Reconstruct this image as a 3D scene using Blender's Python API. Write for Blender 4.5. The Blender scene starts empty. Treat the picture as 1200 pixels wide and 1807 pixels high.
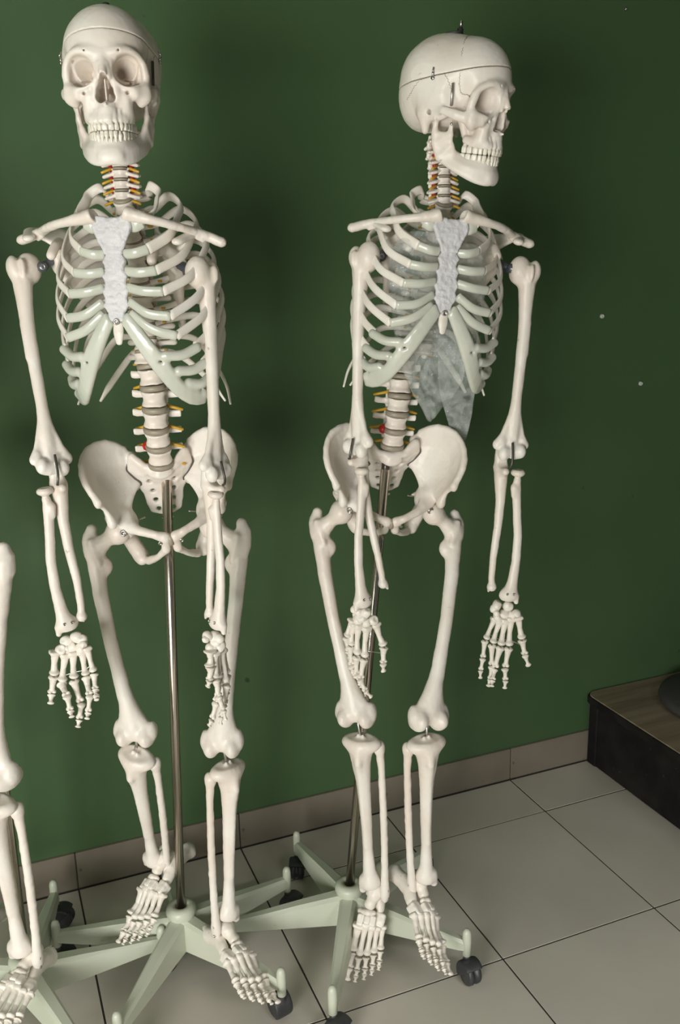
import bpy, math, random
import numpy as np
from mathutils import Matrix, Vector

scene = bpy.context.scene
COL = scene.collection

# ---------------------------------------------------------------- camera, light, exposure
cam_data = bpy.data.cameras.new('camera')
cam = bpy.data.objects.new('camera', cam_data)
COL.objects.link(cam)
CAM_R = ((0.924867, -0.379862, -0.018038), (-0.110086, -0.222025, -0.968807), (0.364008, 0.898003, -0.247161))   # right, down, forward
cam.matrix_world = Matrix(((CAM_R[0][0], -CAM_R[1][0], -CAM_R[2][0], 0.0), (CAM_R[0][1], -CAM_R[1][1], -CAM_R[2][1], 0.0),
                           (CAM_R[0][2], -CAM_R[1][2], -CAM_R[2][2], 1.35), (0, 0, 0, 1)))
cam_data.sensor_width = 36.0
cam_data.sensor_fit = 'AUTO'
cam_data.lens = 36.0 * 1593.17 / 1807.0
cam_data.clip_start = 0.02
scene.camera = cam

scene.view_settings.view_transform = 'Standard'
scene.view_settings.look = 'None'
scene.view_settings.gamma = 1.0
scene.view_settings.use_curve_mapping = False
scene.view_settings.exposure = 0.0

world = bpy.data.worlds.new('daylight'); scene.world = world
world.use_nodes = True
world.node_tree.nodes['Background'].inputs[0].default_value = (.80, .90, 1.0, 1)
world.node_tree.nodes['Background'].inputs[1].default_value = .15

ROOM = dict(x0=-2.7, x1=3.1, y0=-1.0, y1=1.917, z1=2.95)
WIN = dict(x0=-2.55, x1=-0.85, z0=0.25, z1=1.38)           # tall window opening in the wall behind the camera, to its left
ADDED_DOOR = dict(x0=0.45, x1=2.05, z1=2.05)                      # unseen doorway added behind the camera, right, letting light onto the near floor


def area_light(name, loc, rot, sx, sy, power, colour):
    L = bpy.data.lights.new(name, 'AREA')
    L.shape = 'RECTANGLE'; L.size = sx; L.size_y = sy; L.energy = power; L.color = colour
    o = bpy.data.objects.new(name, L); COL.objects.link(o)
    o.location = loc; o.rotation_euler = rot
    return o


area_light('window_daylight', ((WIN['x0'] + WIN['x1']) / 2, ROOM['y0'] + .02, (WIN['z0'] + WIN['z1']) / 2),
             (math.radians(90), 0, 0), WIN['x1'] - WIN['x0'], WIN['z1'] - WIN['z0'], 118, (1.0, .98, .95))
area_light('near_floor_fill', (1.25, -2.5, 3.62), (math.radians(38), 0, 0), 1.8, 1.5, 320, (1.0, .98, .95))  # unseen panel added outside to brighten the floor nearest the camera
# ---------------------------------------------------------------- mesh engine
# Bones are modelled as smooth solids (blended capsules, ellipsoids, plates)
# on a grid, in millimetres, and skinned with surface nets.
f4 = np.float32


class Solid:
    def __init__(s, lo, hi, h):
        s.lo = np.array(lo, f4); s.h = float(h)
        n = np.ceil((np.array(hi) - np.array(lo)) / h).astype(int) + 1
        s.n = n
        s.D = np.full(tuple(n), 50.0, f4)
        s.ax = [s.lo[i] + s.h * np.arange(n[i], dtype=f4) for i in range(3)]

    def _win(s, lo, hi):
        a = np.clip(np.floor((np.array(lo) - s.lo) / s.h).astype(int), 0, s.n)
        b = np.clip(np.ceil((np.array(hi) - s.lo) / s.h).astype(int) + 1, 0, s.n)
        if np.any(b <= a):
            return None
        sl = tuple(slice(a[i], b[i]) for i in range(3))
        X = s.ax[0][sl[0]][:, None, None]
        Y = s.ax[1][sl[1]][None, :, None]
        Z = s.ax[2][sl[2]][None, None, :]
        return sl, X, Y, Z

    def _mix(s, sl, d, k, sub):
        a = s.D[sl]
        if sub:
            d = -d
            if k > 0:
                t = np.clip(.5 - .5 * (a - d) / k, 0, 1)
                s.D[sl] = a + (d - a) * t + k * t * (1 - t)
            else:
                s.D[sl] = np.maximum(a, d)
        else:
            if k > 0:
                t = np.clip(.5 + .5 * (a - d) / k, 0, 1)
                s.D[sl] = a + (d - a) * t - k * t * (1 - t)
            else:
                s.D[sl] = np.minimum(a, d)
        return s

    @staticmethod
    def _m(p):
        q = np.array(p, float).copy(); q[..., 0] *= -1
        return q

    def path(s, pts, rad, k=3, sub=False, mir=False, sq=None):
        """chain of tapered capsules; sq=(axis vector, factor) flattens the section along an axis"""
        pts = np.array(pts, float)
        rad = np.full(len(pts), float(rad)) if np.isscalar(rad) else np.array(rad, float)
        mg = rad.max() + k + 3 * s.h
        if sq is not None:
            mg = mg * max(1., 1. / sq[1]) if sq[1] < 1 else mg
        w = s._win(pts.min(0) - mg, pts.max(0) + mg)
        if w is not None:
            sl, X, Y, Z = w
            best = None
            P = (X, Y, Z)
            if sq is not None:
                u = np.array(sq[0], float); u /= np.linalg.norm(u); g = 1. / sq[1] - 1
                A = np.eye(3) + g * np.outer(u, u)
                P = tuple(f4(A[i, 0]) * X + f4(A[i, 1]) * Y + f4(A[i, 2]) * Z for i in range(3))
                q = pts @ A.T
            else:
                q = pts
            for i in range(max(1, len(q) - 1)):
                a = q[i]; b = q[min(i + 1, len(q) - 1)]; ba = b - a; L = float(ba @ ba) + 1e-9
                dx, dy, dz = P[0] - f4(a[0]), P[1] - f4(a[1]), P[2] - f4(a[2])
                t = np.clip((dx * f4(ba[0]) + dy * f4(ba[1]) + dz * f4(ba[2])) / f4(L), 0, 1)
                d = np.sqrt((dx - t * f4(ba[0])) ** 2 + (dy - t * f4(ba[1])) ** 2 + (dz - t * f4(ba[2])) ** 2)
                r1 = rad[min(i + 1, len(q) - 1)]
                d = d - (f4(rad[i]) + t * f4(r1 - rad[i]))
                best = d if best is None else np.minimum(best, d)
            if sq is not None and sq[1] < 1:
                best = best * f4(.5 + .5 * sq[1])
            s._mix(sl, best, k, sub)
        if mir:
            s.path(s._m(pts), rad, k, sub, False, None if sq is None else (s._m(sq[0]), sq[1]))
        return s

    def ell(s, c, r, k=3, sub=False, mir=False, rot=None):
        """ellipsoid; rot = (axis letter, degrees) list or one tuple"""
        c = np.array(c, float); r = np.full(3, float(r)) if np.isscalar(r) else np.array(r, float)
        mg = r.max() + k + 3 * s.h if rot is not None else r + k + 3 * s.h
        w = s._win(c - mg, c + mg)
        if w is not None:
            sl, X, Y, Z = w
            dx, dy, dz = X - f4(c[0]), Y - f4(c[1]), Z - f4(c[2])
            if rot is not None:
                M = rotm(rot).T
                dx, dy, dz = (f4(M[i, 0]) * dx + f4(M[i, 1]) * dy + f4(M[i, 2]) * dz for i in range(3))
            k0 = np.sqrt((dx / f4(r[0])) ** 2 + (dy / f4(r[1])) ** 2 + (dz / f4(r[2])) ** 2)
            k1 = np.sqrt((dx / f4(r[0] ** 2)) ** 2 + (dy / f4(r[1] ** 2)) ** 2 + (dz / f4(r[2] ** 2)) ** 2)
            s._mix(sl, k0 * (k0 - 1) / np.maximum(k1, 1e-6), k, sub)
        if mir:
            rr = None
            if rot is not None:
                rr = [(a, g if a == 'x' else -g) for a, g in ([rot] if isinstance(rot, tuple) else rot)]
            s.ell(s._m(c), r, k, sub, False, rr)
        return s

    def box(s, c, hf, rnd=2, k=3, sub=False, mir=False, rot=None):
        c = np.array(c, float); hf = np.array(hf, float)
        mg = np.linalg.norm(hf) + k + 3 * s.h if rot is not None else hf + k + 3 * s.h
        w = s._win(c - mg, c + mg)
        if w is not None:
            sl, X, Y, Z = w
            dx, dy, dz = X - f4(c[0]), Y - f4(c[1]), Z - f4(c[2])
            if rot is not None:
                M = rotm(rot).T
                dx, dy, dz = (f4(M[i, 0]) * dx + f4(M[i, 1]) * dy + f4(M[i, 2]) * dz for i in range(3))
            qx, qy, qz = (np.abs(v) - f4(hf[i] - rnd) for i, v in enumerate((dx, dy, dz)))
            d = np.sqrt(np.maximum(qx, 0) ** 2 + np.maximum(qy, 0) ** 2 + np.maximum(qz, 0) ** 2) \
                + np.minimum(np.maximum(qx, np.maximum(qy, qz)), 0) - f4(rnd)
            s._mix(sl, d, k, sub)
        if mir:
            rr = None
            if rot is not None:
                rr = [(a, g if a == 'x' else -g) for a, g in ([rot] if isinstance(rot, tuple) else rot)]
            s.box(s._m(c), hf, rnd, k, sub, False, rr)
        return s

    def tri(s, a, b, c, r, k=3, sub=False):
        """plate: triangle with rounded thickness (half thickness r, or one per corner)"""
        a, b, c = (np.array(v, float) for v in (a, b, c))
        r = np.full(3, float(r)) if np.isscalar(r) else np.array(r, float)
        mg = r.max() + k + 3 * s.h
        T = np.array([a, b, c]); w = s._win(T.min(0) - mg, T.max(0) + mg)
        if w is None:
            return s
        sl, X, Y, Z = w
        ba, ca = b - a, c - a
        n = np.cross(ba, ca); nn = float(n @ n)
        px, py, pz = X - f4(a[0]), Y - f4(a[1]), Z - f4(a[2])
        d00, d01, d11 = ba @ ba, ba @ ca, ca @ ca
        d20 = px * f4(ba[0]) + py * f4(ba[1]) + pz * f4(ba[2])
        d21 = px * f4(ca[0]) + py * f4(ca[1]) + pz * f4(ca[2])
        v = (f4(d11) * d20 - f4(d01) * d21) / f4(nn)
        u = (f4(d00) * d21 - f4(d01) * d20) / f4(nn)
        inside = (v >= 0) & (u >= 0) & (u + v <= 1)
        pl = np.abs(px * f4(n[0]) + py * f4(n[1]) + pz * f4(n[2])) / f4(math.sqrt(nn))
        rr = f4(r[0]) + v * f4(r[1] - r[0]) + u * f4(r[2] - r[0])
        d = np.where(inside, pl - rr, 1e3).astype(f4)
        for (p, q, r0, r1) in ((a, b, r[0], r[1]), (b, c, r[1], r[2]), (c, a, r[2], r[0])):
            e = q - p; L = float(e @ e)
            dx, dy, dz = X - f4(p[0]), Y - f4(p[1]), Z - f4(p[2])
            t = np.clip((dx * f4(e[0]) + dy * f4(e[1]) + dz * f4(e[2])) / f4(L), 0, 1)
            d = np.minimum(d, np.sqrt((dx - t * f4(e[0])) ** 2 + (dy - t * f4(e[1])) ** 2 + (dz - t * f4(e[2])) ** 2)
                           - (f4(r0) + t * f4(r1 - r0)))
        return s._mix(sl, d, k, sub)

    def fan(s, rows, rads, k=3):
        """plate through a grid of points: rows of equal length"""
        for i in range(len(rows) - 1):
            for j in range(len(rows[0]) - 1):
                a, b, c, d = rows[i][j], rows[i][j + 1], rows[i + 1][j + 1], rows[i + 1][j]
                ra, rb, rc, rd = rads[i][j], rads[i][j + 1], rads[i + 1][j + 1], rads[i + 1][j]
                s.tri(a, b, c, (ra, rb, rc), k if j == 0 and i == 0 else .8)
                s.tri(a, c, d, (ra, rc, rd), .8)
        return s

    def rough(s, amp, size, seed=1):
        """bumpy bone surface: adds smooth random relief (real geometry)"""
        rng = np.random.RandomState(seed)
        m = np.maximum(2, np.ceil(s.n * s.h / size).astype(int) + 2)
        g = rng.uniform(-1, 1, tuple(m)).astype(f4)
        for ax in range(3):
            t = np.arange(s.n[ax]) * s.h / size
            i = np.minimum(t.astype(int), m[ax] - 2); w = (t - i).astype(f4); w = w * w * (3 - 2 * w)
            sh = [1, 1, 1]; sh[ax] = -1
            g = np.take(g, i, ax) * (1 - w.reshape(sh)) + np.take(g, i + 1, ax) * w.reshape(sh)
        s.D += f4(amp) * g
        return s

    def smooth(s, n=1):
        for _ in range(n):
            for ax in range(3):
                D = s.D
                a = [slice(None)] * 3; b = a[:]; c = a[:]
                a[ax] = slice(0, -2); b[ax] = slice(1, -1); c[ax] = slice(2, None)
                m = .5 * D[tuple(b)] + .25 * (D[tuple(a)] + D[tuple(c)])
                D[tuple(b)] = m
        return s

    def cut(s, p, n):
        """keep the half space on the side -n of the plane through p"""
        p = np.array(p, float); n = np.array(n, float); n /= np.linalg.norm(n)
        d = (s.ax[0][:, None, None] - f4(p[0])) * f4(n[0]) + (s.ax[1][None, :, None] - f4(p[1])) * f4(n[1]) \
            + (s.ax[2][None, None, :] - f4(p[2])) * f4(n[2])
        s.D = np.maximum(s.D, d)
        return s

    def copy(s):
        o = Solid.__new__(Solid); o.lo, o.h, o.n, o.ax = s.lo, s.h, s.n, s.ax; o.D = s.D.copy()
        return o

    def skin(s):
        """surface nets -> (verts in metres, quads)"""
        D = s.D
        for ax in range(3):
            e = [slice(None)] * 3
            e[ax] = 0; D[tuple(e)] = np.maximum(D[tuple(e)], .1)
            e[ax] = -1; D[tuple(e)] = np.maximum(D[tuple(e)], .1)
        ins = D < 0
        c = np.zeros(tuple(s.n - 1), np.int8)
        for i in (0, 1):
            for j in (0, 1):
                for k in (0, 1):
                    c += ins[i:i + s.n[0] - 1, j:j + s.n[1] - 1, k:k + s.n[2] - 1]
        act = np.argwhere((c > 0) & (c < 8))
        idx = np.full(tuple(s.n - 1), -1, np.int32)
        idx[act[:, 0], act[:, 1], act[:, 2]] = np.arange(len(act))
        off = [(i, j, k) for i in (0, 1) for j in (0, 1) for k in (0, 1)]
        val = [D[act[:, 0] + o[0], act[:, 1] + o[1], act[:, 2] + o[2]] for o in off]
        acc = np.zeros((len(act), 3), f4); cnt = np.zeros(len(act), f4)
        for a in range(8):
            for b in range(a + 1, 8):
                if sum(abs(off[a][q] - off[b][q]) for q in range(3)) != 1:
                    continue
                x = (val[a] < 0) != (val[b] < 0)
                t = np.where(x, val[a] / np.where(x, val[a] - val[b], 1), 0)
                oa, ob = np.array(off[a], f4), np.array(off[b], f4)
                acc += np.where(x[:, None], oa + (ob - oa) * t[:, None], 0); cnt += x
        V = (s.lo + s.h * (act + acc / cnt[:, None])) * .001
        Q = []
        for ax in range(3):
            a = [slice(1, -1)] * 3; b = [slice(1, -1)] * 3
            a[ax] = slice(0, -1); b[ax] = slice(1, None)
            A, B = ins[tuple(a)], ins[tuple(b)]
            for flip, m in ((0, A & ~B), (1, ~A & B)):
                p = np.argwhere(m)
                if not len(p):
                    continue
                for q in range(3):
                    if q != ax:
                        p[:, q] += 1
                u, v = [(1, 2), (2, 0), (0, 1)][ax]
                def cell(du, dv):
                    r = p.copy(); r[:, u] -= du; r[:, v] -= dv
                    return idx[r[:, 0], r[:, 1], r[:, 2]]
                q4 = np.stack([cell(1, 1), cell(0, 1), cell(0, 0), cell(1, 0)], 1)
                Q.append(q4[:, ::-1] if flip else q4)
        return V, np.concatenate(Q)


def rotm(rot):
    M = np.eye(3)
    for a, g in ([rot] if isinstance(rot, tuple) else rot):
        c, s_ = math.cos(math.radians(g)), math.sin(math.radians(g))
        A = {'x': [[1, 0, 0], [0, c, -s_], [0, s_, c]], 'y': [[c, 0, s_], [0, 1, 0], [-s_, 0, c]],
             'z': [[c, -s_, 0], [s_, c, 0], [0, 0, 1]]}[a]
        M = np.array(A) @ M
    return M


def spline(pts, n):
    """Catmull-Rom through the points (any columns), n samples"""
    P = np.array(pts, float)
    L = np.concatenate([[0], np.cumsum(np.maximum(1e-6, np.linalg.norm(np.diff(P[:, :3], axis=0), axis=1)) ** .5)])
    m = np.gradient(P, L, axis=0)
    t = np.linspace(0, L[-1], n); i = np.clip(np.searchsorted(L, t) - 1, 0, len(P) - 2)
    h = (L[i + 1] - L[i])[:, None]; u = ((t - L[i])[:, None]) / h
    return (2*u**3 - 3*u**2 + 1) * P[i] + (u**3 - 2*u**2 + u) * h * m[i] + (-2*u**3 + 3*u**2) * P[i+1] + (u**3 - u**2) * h * m[i+1]


def sweep(pts, w, t, up, ns=10, n=None, cap=True):
    """tube of elliptic section along a path: half width w along 'up', half thickness t across; -> verts, faces"""
    P = np.array(pts, float); m = len(P)
    w = np.broadcast_to(np.array(w, float), (m,)); t = np.broadcast_to(np.array(t, float), (m,))
    up = np.broadcast_to(np.array(up, float), (m, 3))
    T = np.gradient(P, axis=0); T /= np.linalg.norm(T, axis=1)[:, None]
    S = np.cross(T, up); S /= np.maximum(1e-9, np.linalg.norm(S, axis=1))[:, None]
    U = np.cross(S, T)
    a = np.linspace(0, 2 * math.pi, ns, endpoint=False)
    V = (P[:, None] + (w[:, None] * np.cos(a))[..., None] * U[:, None] + (t[:, None] * np.sin(a))[..., None] * S[:, None]).reshape(-1, 3)
    Fc = []
    for i in range(m - 1):
        for j in range(ns):
            k = (j + 1) % ns
            Fc.append((i*ns + j, i*ns + k, (i+1)*ns + k, (i+1)*ns + j))
    if cap:
        V = np.vstack([V, P[0] - T[0] * min(w[0], t[0]) * .5, P[-1] + T[-1] * min(w[-1], t[-1]) * .5])
        a0, b0 = m * ns, m * ns + 1
        for j in range(ns):
            k = (j + 1) % ns
            Fc.append((a0, k, j)); Fc.append((b0, (m-1)*ns + j, (m-1)*ns + k))
    return V, Fc


def lathe(prof, ns=20, sx=1., sy=1.):
    """prof: list of (radius, z); closed solid of revolution about z"""
    V, Fc = [], []
    a = np.linspace(0, 2 * math.pi, ns, endpoint=False)
    for r, z in prof:
        V += [(r * sx * math.cos(q), r * sy * math.sin(q), z) for q in a]
    for i in range(len(prof) - 1):
        for j in range(ns):
            k = (j + 1) % ns
            Fc.append((i*ns + j, i*ns + k, (i+1)*ns + k, (i+1)*ns + j))
    Fc.append(tuple(range(ns - 1, -1, -1))); Fc.append(tuple((len(prof)-1)*ns + j for j in range(ns)))
    return np.array(V), Fc


def merge(*parts):
    V, Fc, o = [], [], 0
    for v, f in parts:
        V.append(np.array(v)); Fc += [tuple(int(q) + o for q in p) for p in f]; o += len(v)
    return np.vstack(V), Fc


def tm(part, M):
    v, f = part; M = np.array(M)
    return np.array(v) @ M[:3, :3].T + M[:3, 3], f


def mirror(part):
    v, f = part
    v = np.array(v).copy(); v[:, 0] *= -1
    f = f[:, ::-1] if isinstance(f, np.ndarray) else [tuple(reversed(p)) for p in f]
    return v, f


def mesh(name, part, mat, smooth=True):
    v, f = part
    v = np.asarray(v, float)
    me = bpy.data.meshes.new(name)
    if isinstance(f, np.ndarray):
        me.vertices.add(len(v)); me.vertices.foreach_set('co', v.astype(f4).ravel())
        me.loops.add(f.size); me.loops.foreach_set('vertex_index', f.astype(np.int32).ravel())
        me.polygons.add(len(f)); me.polygons.foreach_set('loop_start', np.arange(len(f), dtype=np.int32) * f.shape[1])
    else:
        me.from_pydata([tuple(p) for p in v], [], [tuple(int(i) for i in p) for p in f])
    me.update(calc_edges=True); me.validate()
    if smooth:
        me.polygons.foreach_set('use_smooth', np.ones(len(me.polygons), bool))
    me.materials.append(mat)
    return me
# ---------------------------------------------------------------- materials (all node based)
def material(name, col, rough=.5, metal=0., spec=.5, noise=None, bump=None, col2=None, spots=None, coat=0., sss=0., alpha=1.):
    """noise=(scale, detail): mixes col -> col2; spots=(colour, scale, threshold) adds small stains; bump=(scale, strength, distance)"""
    m = bpy.data.materials.new(name); m.use_nodes = True
    nt = m.node_tree; b = nt.nodes['Principled BSDF']; N = nt.nodes.new; L = nt.links.new
    b.inputs['Base Color'].default_value = (*col, 1); b.inputs['Roughness'].default_value = rough
    b.inputs['Metallic'].default_value = metal; b.inputs['Specular IOR Level'].default_value = spec
    b.inputs['Coat Weight'].default_value = coat
    if sss:
        b.inputs['Subsurface Weight'].default_value = sss
        b.inputs['Subsurface Radius'].default_value = (.012, .010, .007); b.inputs['Subsurface Scale'].default_value = .5
    tc = N('ShaderNodeTexCoord'); out = None
    if noise:
        n = N('ShaderNodeTexNoise'); n.inputs['Scale'].default_value = noise[0]; n.inputs['Detail'].default_value = noise[1]
        L(tc.outputs['Object'], n.inputs['Vector'])
        r = N('ShaderNodeValToRGB'); r.color_ramp.elements[0].position = .36; r.color_ramp.elements[1].position = .66
        r.color_ramp.elements[0].color = (*col, 1); r.color_ramp.elements[1].color = (*col2, 1)
        L(n.outputs['Fac'], r.inputs['Fac']); out = r.outputs['Color']
    if spots:
        n = N('ShaderNodeTexNoise'); n.inputs['Scale'].default_value = spots[1]; n.inputs['Detail'].default_value = 3
        L(tc.outputs['Object'], n.inputs['Vector'])
        r = N('ShaderNodeValToRGB'); r.color_ramp.elements[0].position = spots[2]; r.color_ramp.elements[1].position = min(1, spots[2] + .06)
        r.color_ramp.elements[0].color = (0, 0, 0, 1); r.color_ramp.elements[1].color = (1, 1, 1, 1)
        L(n.outputs['Fac'], r.inputs['Fac'])
        x = N('ShaderNodeMix'); x.data_type = 'RGBA'
        L(r.outputs['Color'], x.inputs[0])
        if out is None:
            x.inputs[6].default_value = (*col, 1)
        else:
            L(out, x.inputs[6])
        x.inputs[7].default_value = (*spots[0], 1); out = x.outputs[2]
    if out is not None:
        L(out, b.inputs['Base Color'])
    if bump:
        n = N('ShaderNodeTexNoise'); n.inputs['Scale'].default_value = bump[0]; n.inputs['Detail'].default_value = 4
        L(tc.outputs['Object'], n.inputs['Vector'])
        u = N('ShaderNodeBump'); u.inputs['Strength'].default_value = bump[1]; u.inputs['Distance'].default_value = bump[2]
        L(n.outputs['Fac'], u.inputs['Height']); L(u.outputs['Normal'], b.inputs['Normal'])
    return m


MAT = {
    'bone': material('bone', (.80, .755, .69), .40, spec=.45, noise=(8, 4), col2=(.72, .635, .55), spots=((.46, .40, .33), 70, .73), bump=(160, .10, .0012)),
    'bone_pale': material('bone_pale', (.82, .78, .71), .40, spec=.45, noise=(12, 3), col2=(.75, .69, .60), spots=((.50, .45, .38), 90, .74), bump=(170, .12, .001)),
    'tooth': material('tooth', (.82, .79, .71), .3, spec=.5, noise=(40, 2), col2=(.74, .70, .60)),
    'plaster': material('plaster', (.66, .65, .66), .55, spec=.4, noise=(30, 3), col2=(.58, .57, .58), bump=(260, .5, .002)),
    'gristle': material('gristle', (.52, .54, .46), .26, spec=.5, noise=(10, 2), col2=(.60, .61, .53), sss=.25, coat=.2),
    'disc': material('disc', (.26, .225, .17), .42, spec=.5, noise=(14, 2), col2=(.32, .28, .21)),
    'nerve': material('nerve', (.62, .36, .03), .4, noise=(30, 2), col2=(.52, .30, .03)),
    'artery': material('artery', (.50, .02, .015), .35, noise=(30, 2), col2=(.38, .015, .012)),
    'steel': material('steel', (.52, .50, .47), .28, metal=1., noise=(30, 2), col2=(.44, .42, .39)),
    'pole': material('pole', (.60, .53, .46), .22, metal=1., noise=(6, 3), col2=(.52, .46, .40)),
    'dark_metal': material('dark_metal', (.06, .055, .05), .35, metal=.8, noise=(20, 2), col2=(.10, .09, .08)),
    'bracket': material('bracket', (.12, .13, .15), .38, metal=.4, noise=(20, 2), col2=(.09, .10, .12)),
    'stand': material('stand', (.56, .585, .47), .38, spec=.5, noise=(4, 3), col2=(.50, .53, .42), spots=((.40, .42, .33), 30, .72)),
    'caster': material('caster', (.028, .03, .033), .45, noise=(18, 3), col2=(.045, .045, .045)),
    'wall': None, 'tile': None, 'skirt': None,
    'grout': material('grout', (.05, .044, .037), .9, noise=(40, 3), col2=(.045, .04, .035)),
    'ceiling': material('ceiling', (.42, .42, .38), .8, noise=(3, 2), col2=(.38, .38, .34)),
    'black_paint': material('black_paint', (.010, .009, .009), .75, spec=.15, noise=(14, 4), col2=(.02, .018, .016), spots=((.05, .045, .04), 40, .70), bump=(60, .2, .002)),
    'cushion': material('cushion', (.045, .045, .042), .75, noise=(30, 4), col2=(.06, .055, .05), bump=(300, .3, .001)),
    'seam': material('seam', (.30, .26, .20), .7, noise=(60, 2), col2=(.40, .35, .28)),
    'joint': material('joint', (.075, .065, .05), .7, noise=(40, 2), col2=(.12, .10, .08)),
    'wire': material('wire', (.10, .09, .08), .4, metal=.8, noise=(30, 2), col2=(.16, .15, .13)),
    'white_plug': material('white_plug', (.6, .6, .55), .6, noise=(60, 2), col2=(.45, .45, .4)),
}


def wall_material():
    m = material('green_wall_paint', (.062, .122, .055), .42, spec=.35)
    nt = m.node_tree; b = nt.nodes['Principled BSDF']; N = nt.nodes.new; L = nt.links.new
    tc = N('ShaderNodeTexCoord')
    n = N('ShaderNodeTexNoise'); n.inputs['Scale'].default_value = 1.6; n.inputs['Detail'].default_value = 6; n.inputs['Roughness'].default_value = .65
    L(tc.outputs['Object'], n.inputs['Vector'])
    r = N('ShaderNodeValToRGB'); r.color_ramp.elements[0].position = .3; r.color_ramp.elements[1].position = .75
    r.color_ramp.elements[0].color = (.058, .110, .046, 1); r.color_ramp.elements[1].color = (.072, .132, .057, 1)
    L(n.outputs['Fac'], r.inputs['Fac'])
    # small scuffs and chips of the paint
    n2 = N('ShaderNodeTexNoise'); n2.inputs['Scale'].default_value = 16; n2.inputs['Detail'].default_value = 5
    L(tc.outputs['Object'], n2.inputs['Vector'])
    r2 = N('ShaderNodeValToRGB'); r2.color_ramp.elements[0].position = .735; r2.color_ramp.elements[1].position = .76
    L(n2.outputs['Fac'], r2.inputs['Fac'])
    x = N('ShaderNodeMix'); x.data_type = 'RGBA'
    L(r2.outputs['Color'], x.inputs[0]); L(r.outputs['Color'], x.inputs[6]); x.inputs[7].default_value = (.022, .05, .025, 1)
    L(x.outputs[2], b.inputs['Base Color'])
    u = N('ShaderNodeBump'); u.inputs['Strength'].default_value = .35; u.inputs['Distance'].default_value = .006
    n3 = N('ShaderNodeTexNoise'); n3.inputs['Scale'].default_value = 5; n3.inputs['Detail'].default_value = 5
    L(tc.outputs['Object'], n3.inputs['Vector']); L(n3.outputs['Fac'], u.inputs['Height']); L(u.outputs['Normal'], b.inputs['Normal'])
    return m


MAT['wall'] = wall_material()
MAT['tile'] = material('floor_tile', (.57, .535, .46), .33, spec=.45, noise=(2.2, 6), col2=(.49, .455, .39), spots=((.16, .15, .13), 26, .755), bump=(3, .05, .01))
MAT['skirt'] = material('skirting_tile', (.23, .20, .155), .45, spec=.3, noise=(5, 5), col2=(.185, .158, .12), spots=((.12, .11, .09), 30, .72))


def wood_material():
    m = material('wood_laminate', (.30, .235, .165), .45, spec=.4)
    nt = m.node_tree; b = nt.nodes['Principled BSDF']; N = nt.nodes.new; L = nt.links.new
    tc = N('ShaderNodeTexCoord'); mp = N('ShaderNodeMapping'); mp.inputs['Scale'].default_value = (2.2, 26, 1)
    mp.inputs['Rotation'].default_value = (0, 0, math.radians(8))
    n = N('ShaderNodeTexNoise'); n.inputs['Scale'].default_value = 1.4; n.inputs['Detail'].default_value = 5
    L(tc.outputs['Object'], mp.inputs['Vector']); L(mp.outputs['Vector'], n.inputs['Vector'])
    r = N('ShaderNodeValToRGB'); r.color_ramp.elements[0].position = .3; r.color_ramp.elements[1].position = .7
    r.color_ramp.elements[0].color = (.20, .15, .10, 1); r.color_ramp.elements[1].color = (.34, .27, .19, 1)
    L(n.outputs['Fac'], r.inputs['Fac']); L(r.outputs['Color'], b.inputs['Base Color'])
    return m


MAT['wood'] = wood_material()


# ---------------------------------------------------------------- object helpers
WM = {}


def box_part(lo, hi, bev=0.):
    lo, hi = np.array(lo, float), np.array(hi, float)
    if bev <= 0:
        v = [(x, y, z) for x in (lo[0], hi[0]) for y in (lo[1], hi[1]) for z in (lo[2], hi[2])]
        return np.array(v), [(0, 1, 3, 2), (4, 6, 7, 5), (0, 4, 5, 1), (2, 3, 7, 6), (0, 2, 6, 4), (1, 5, 7, 3)]
    c = (lo + hi) / 2; h = (hi - lo) / 2; V = []; idx = {}
    for sx in (-1, 1):
        for sy in (-1, 1):
            for sz in (-1, 1):
                for a in range(3):
                    q = np.array([sx, sy, sz]) * (h - bev); q[a] = (sx, sy, sz)[a] * h[a]
                    idx[(sx, sy, sz, a)] = len(V); V.append(c + q)
    F = []
    for a in range(3):
        b, d = (a + 1) % 3, (a + 2) % 3
        for s in (-1, 1):
            def k(tb, td):
                t = [0, 0, 0]; t[a] = s; t[b] = tb; t[d] = td
                return idx[(*t, a)]
            q = (k(-1, -1), k(1, -1), k(1, 1), k(-1, 1)); F.append(q if s > 0 else q[::-1])
    for a in range(3):
        b, d = (a + 1) % 3, (a + 2) % 3
        for tb in (-1, 1):
            for td in (-1, 1):
                def g(s, ax):
                    t = [0, 0, 0]; t[a] = s; t[b] = tb; t[d] = td
                    return idx[(*t, ax)]
                q = (g(-1, b), g(1, b), g(1, d), g(-1, d)); F.append(q if tb * td > 0 else q[::-1])
    for sx in (-1, 1):
        for sy in (-1, 1):
            for sz in (-1, 1):
                q = tuple(idx[(sx, sy, sz, a)] for a in range(3)); F.append(q if sx * sy * sz > 0 else q[::-1])
    return np.array(V), F


def link(name, data, parent=None, M=None, **props):
    """one object; M is its world matrix; parents keep their own frame"""
    o = bpy.data.objects.new(name, data); COL.objects.link(o)
    M = Matrix(M) if M is not None else (WM[parent.name].copy() if parent is not None else Matrix.Identity(4))
    WM[o.name] = M
    if parent is not None:
        o.parent = parent; o.matrix_basis = WM[parent.name].inverted() @ M
    else:
        o.matrix_basis = M
    for k, v in props.items():
        o[k] = v
    return o


def empty(name, loc, parent=None, **props):
    o = link(name, None, parent, Matrix.Translation(loc), **props)
    o.empty_display_size = .05
    return o


def solid(name, part, mat, parent=None, M=None, smooth=False, **props):
    return link(name, mesh(name, part, MAT[mat] if isinstance(mat, str) else mat, smooth), parent, M, **props)


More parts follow.
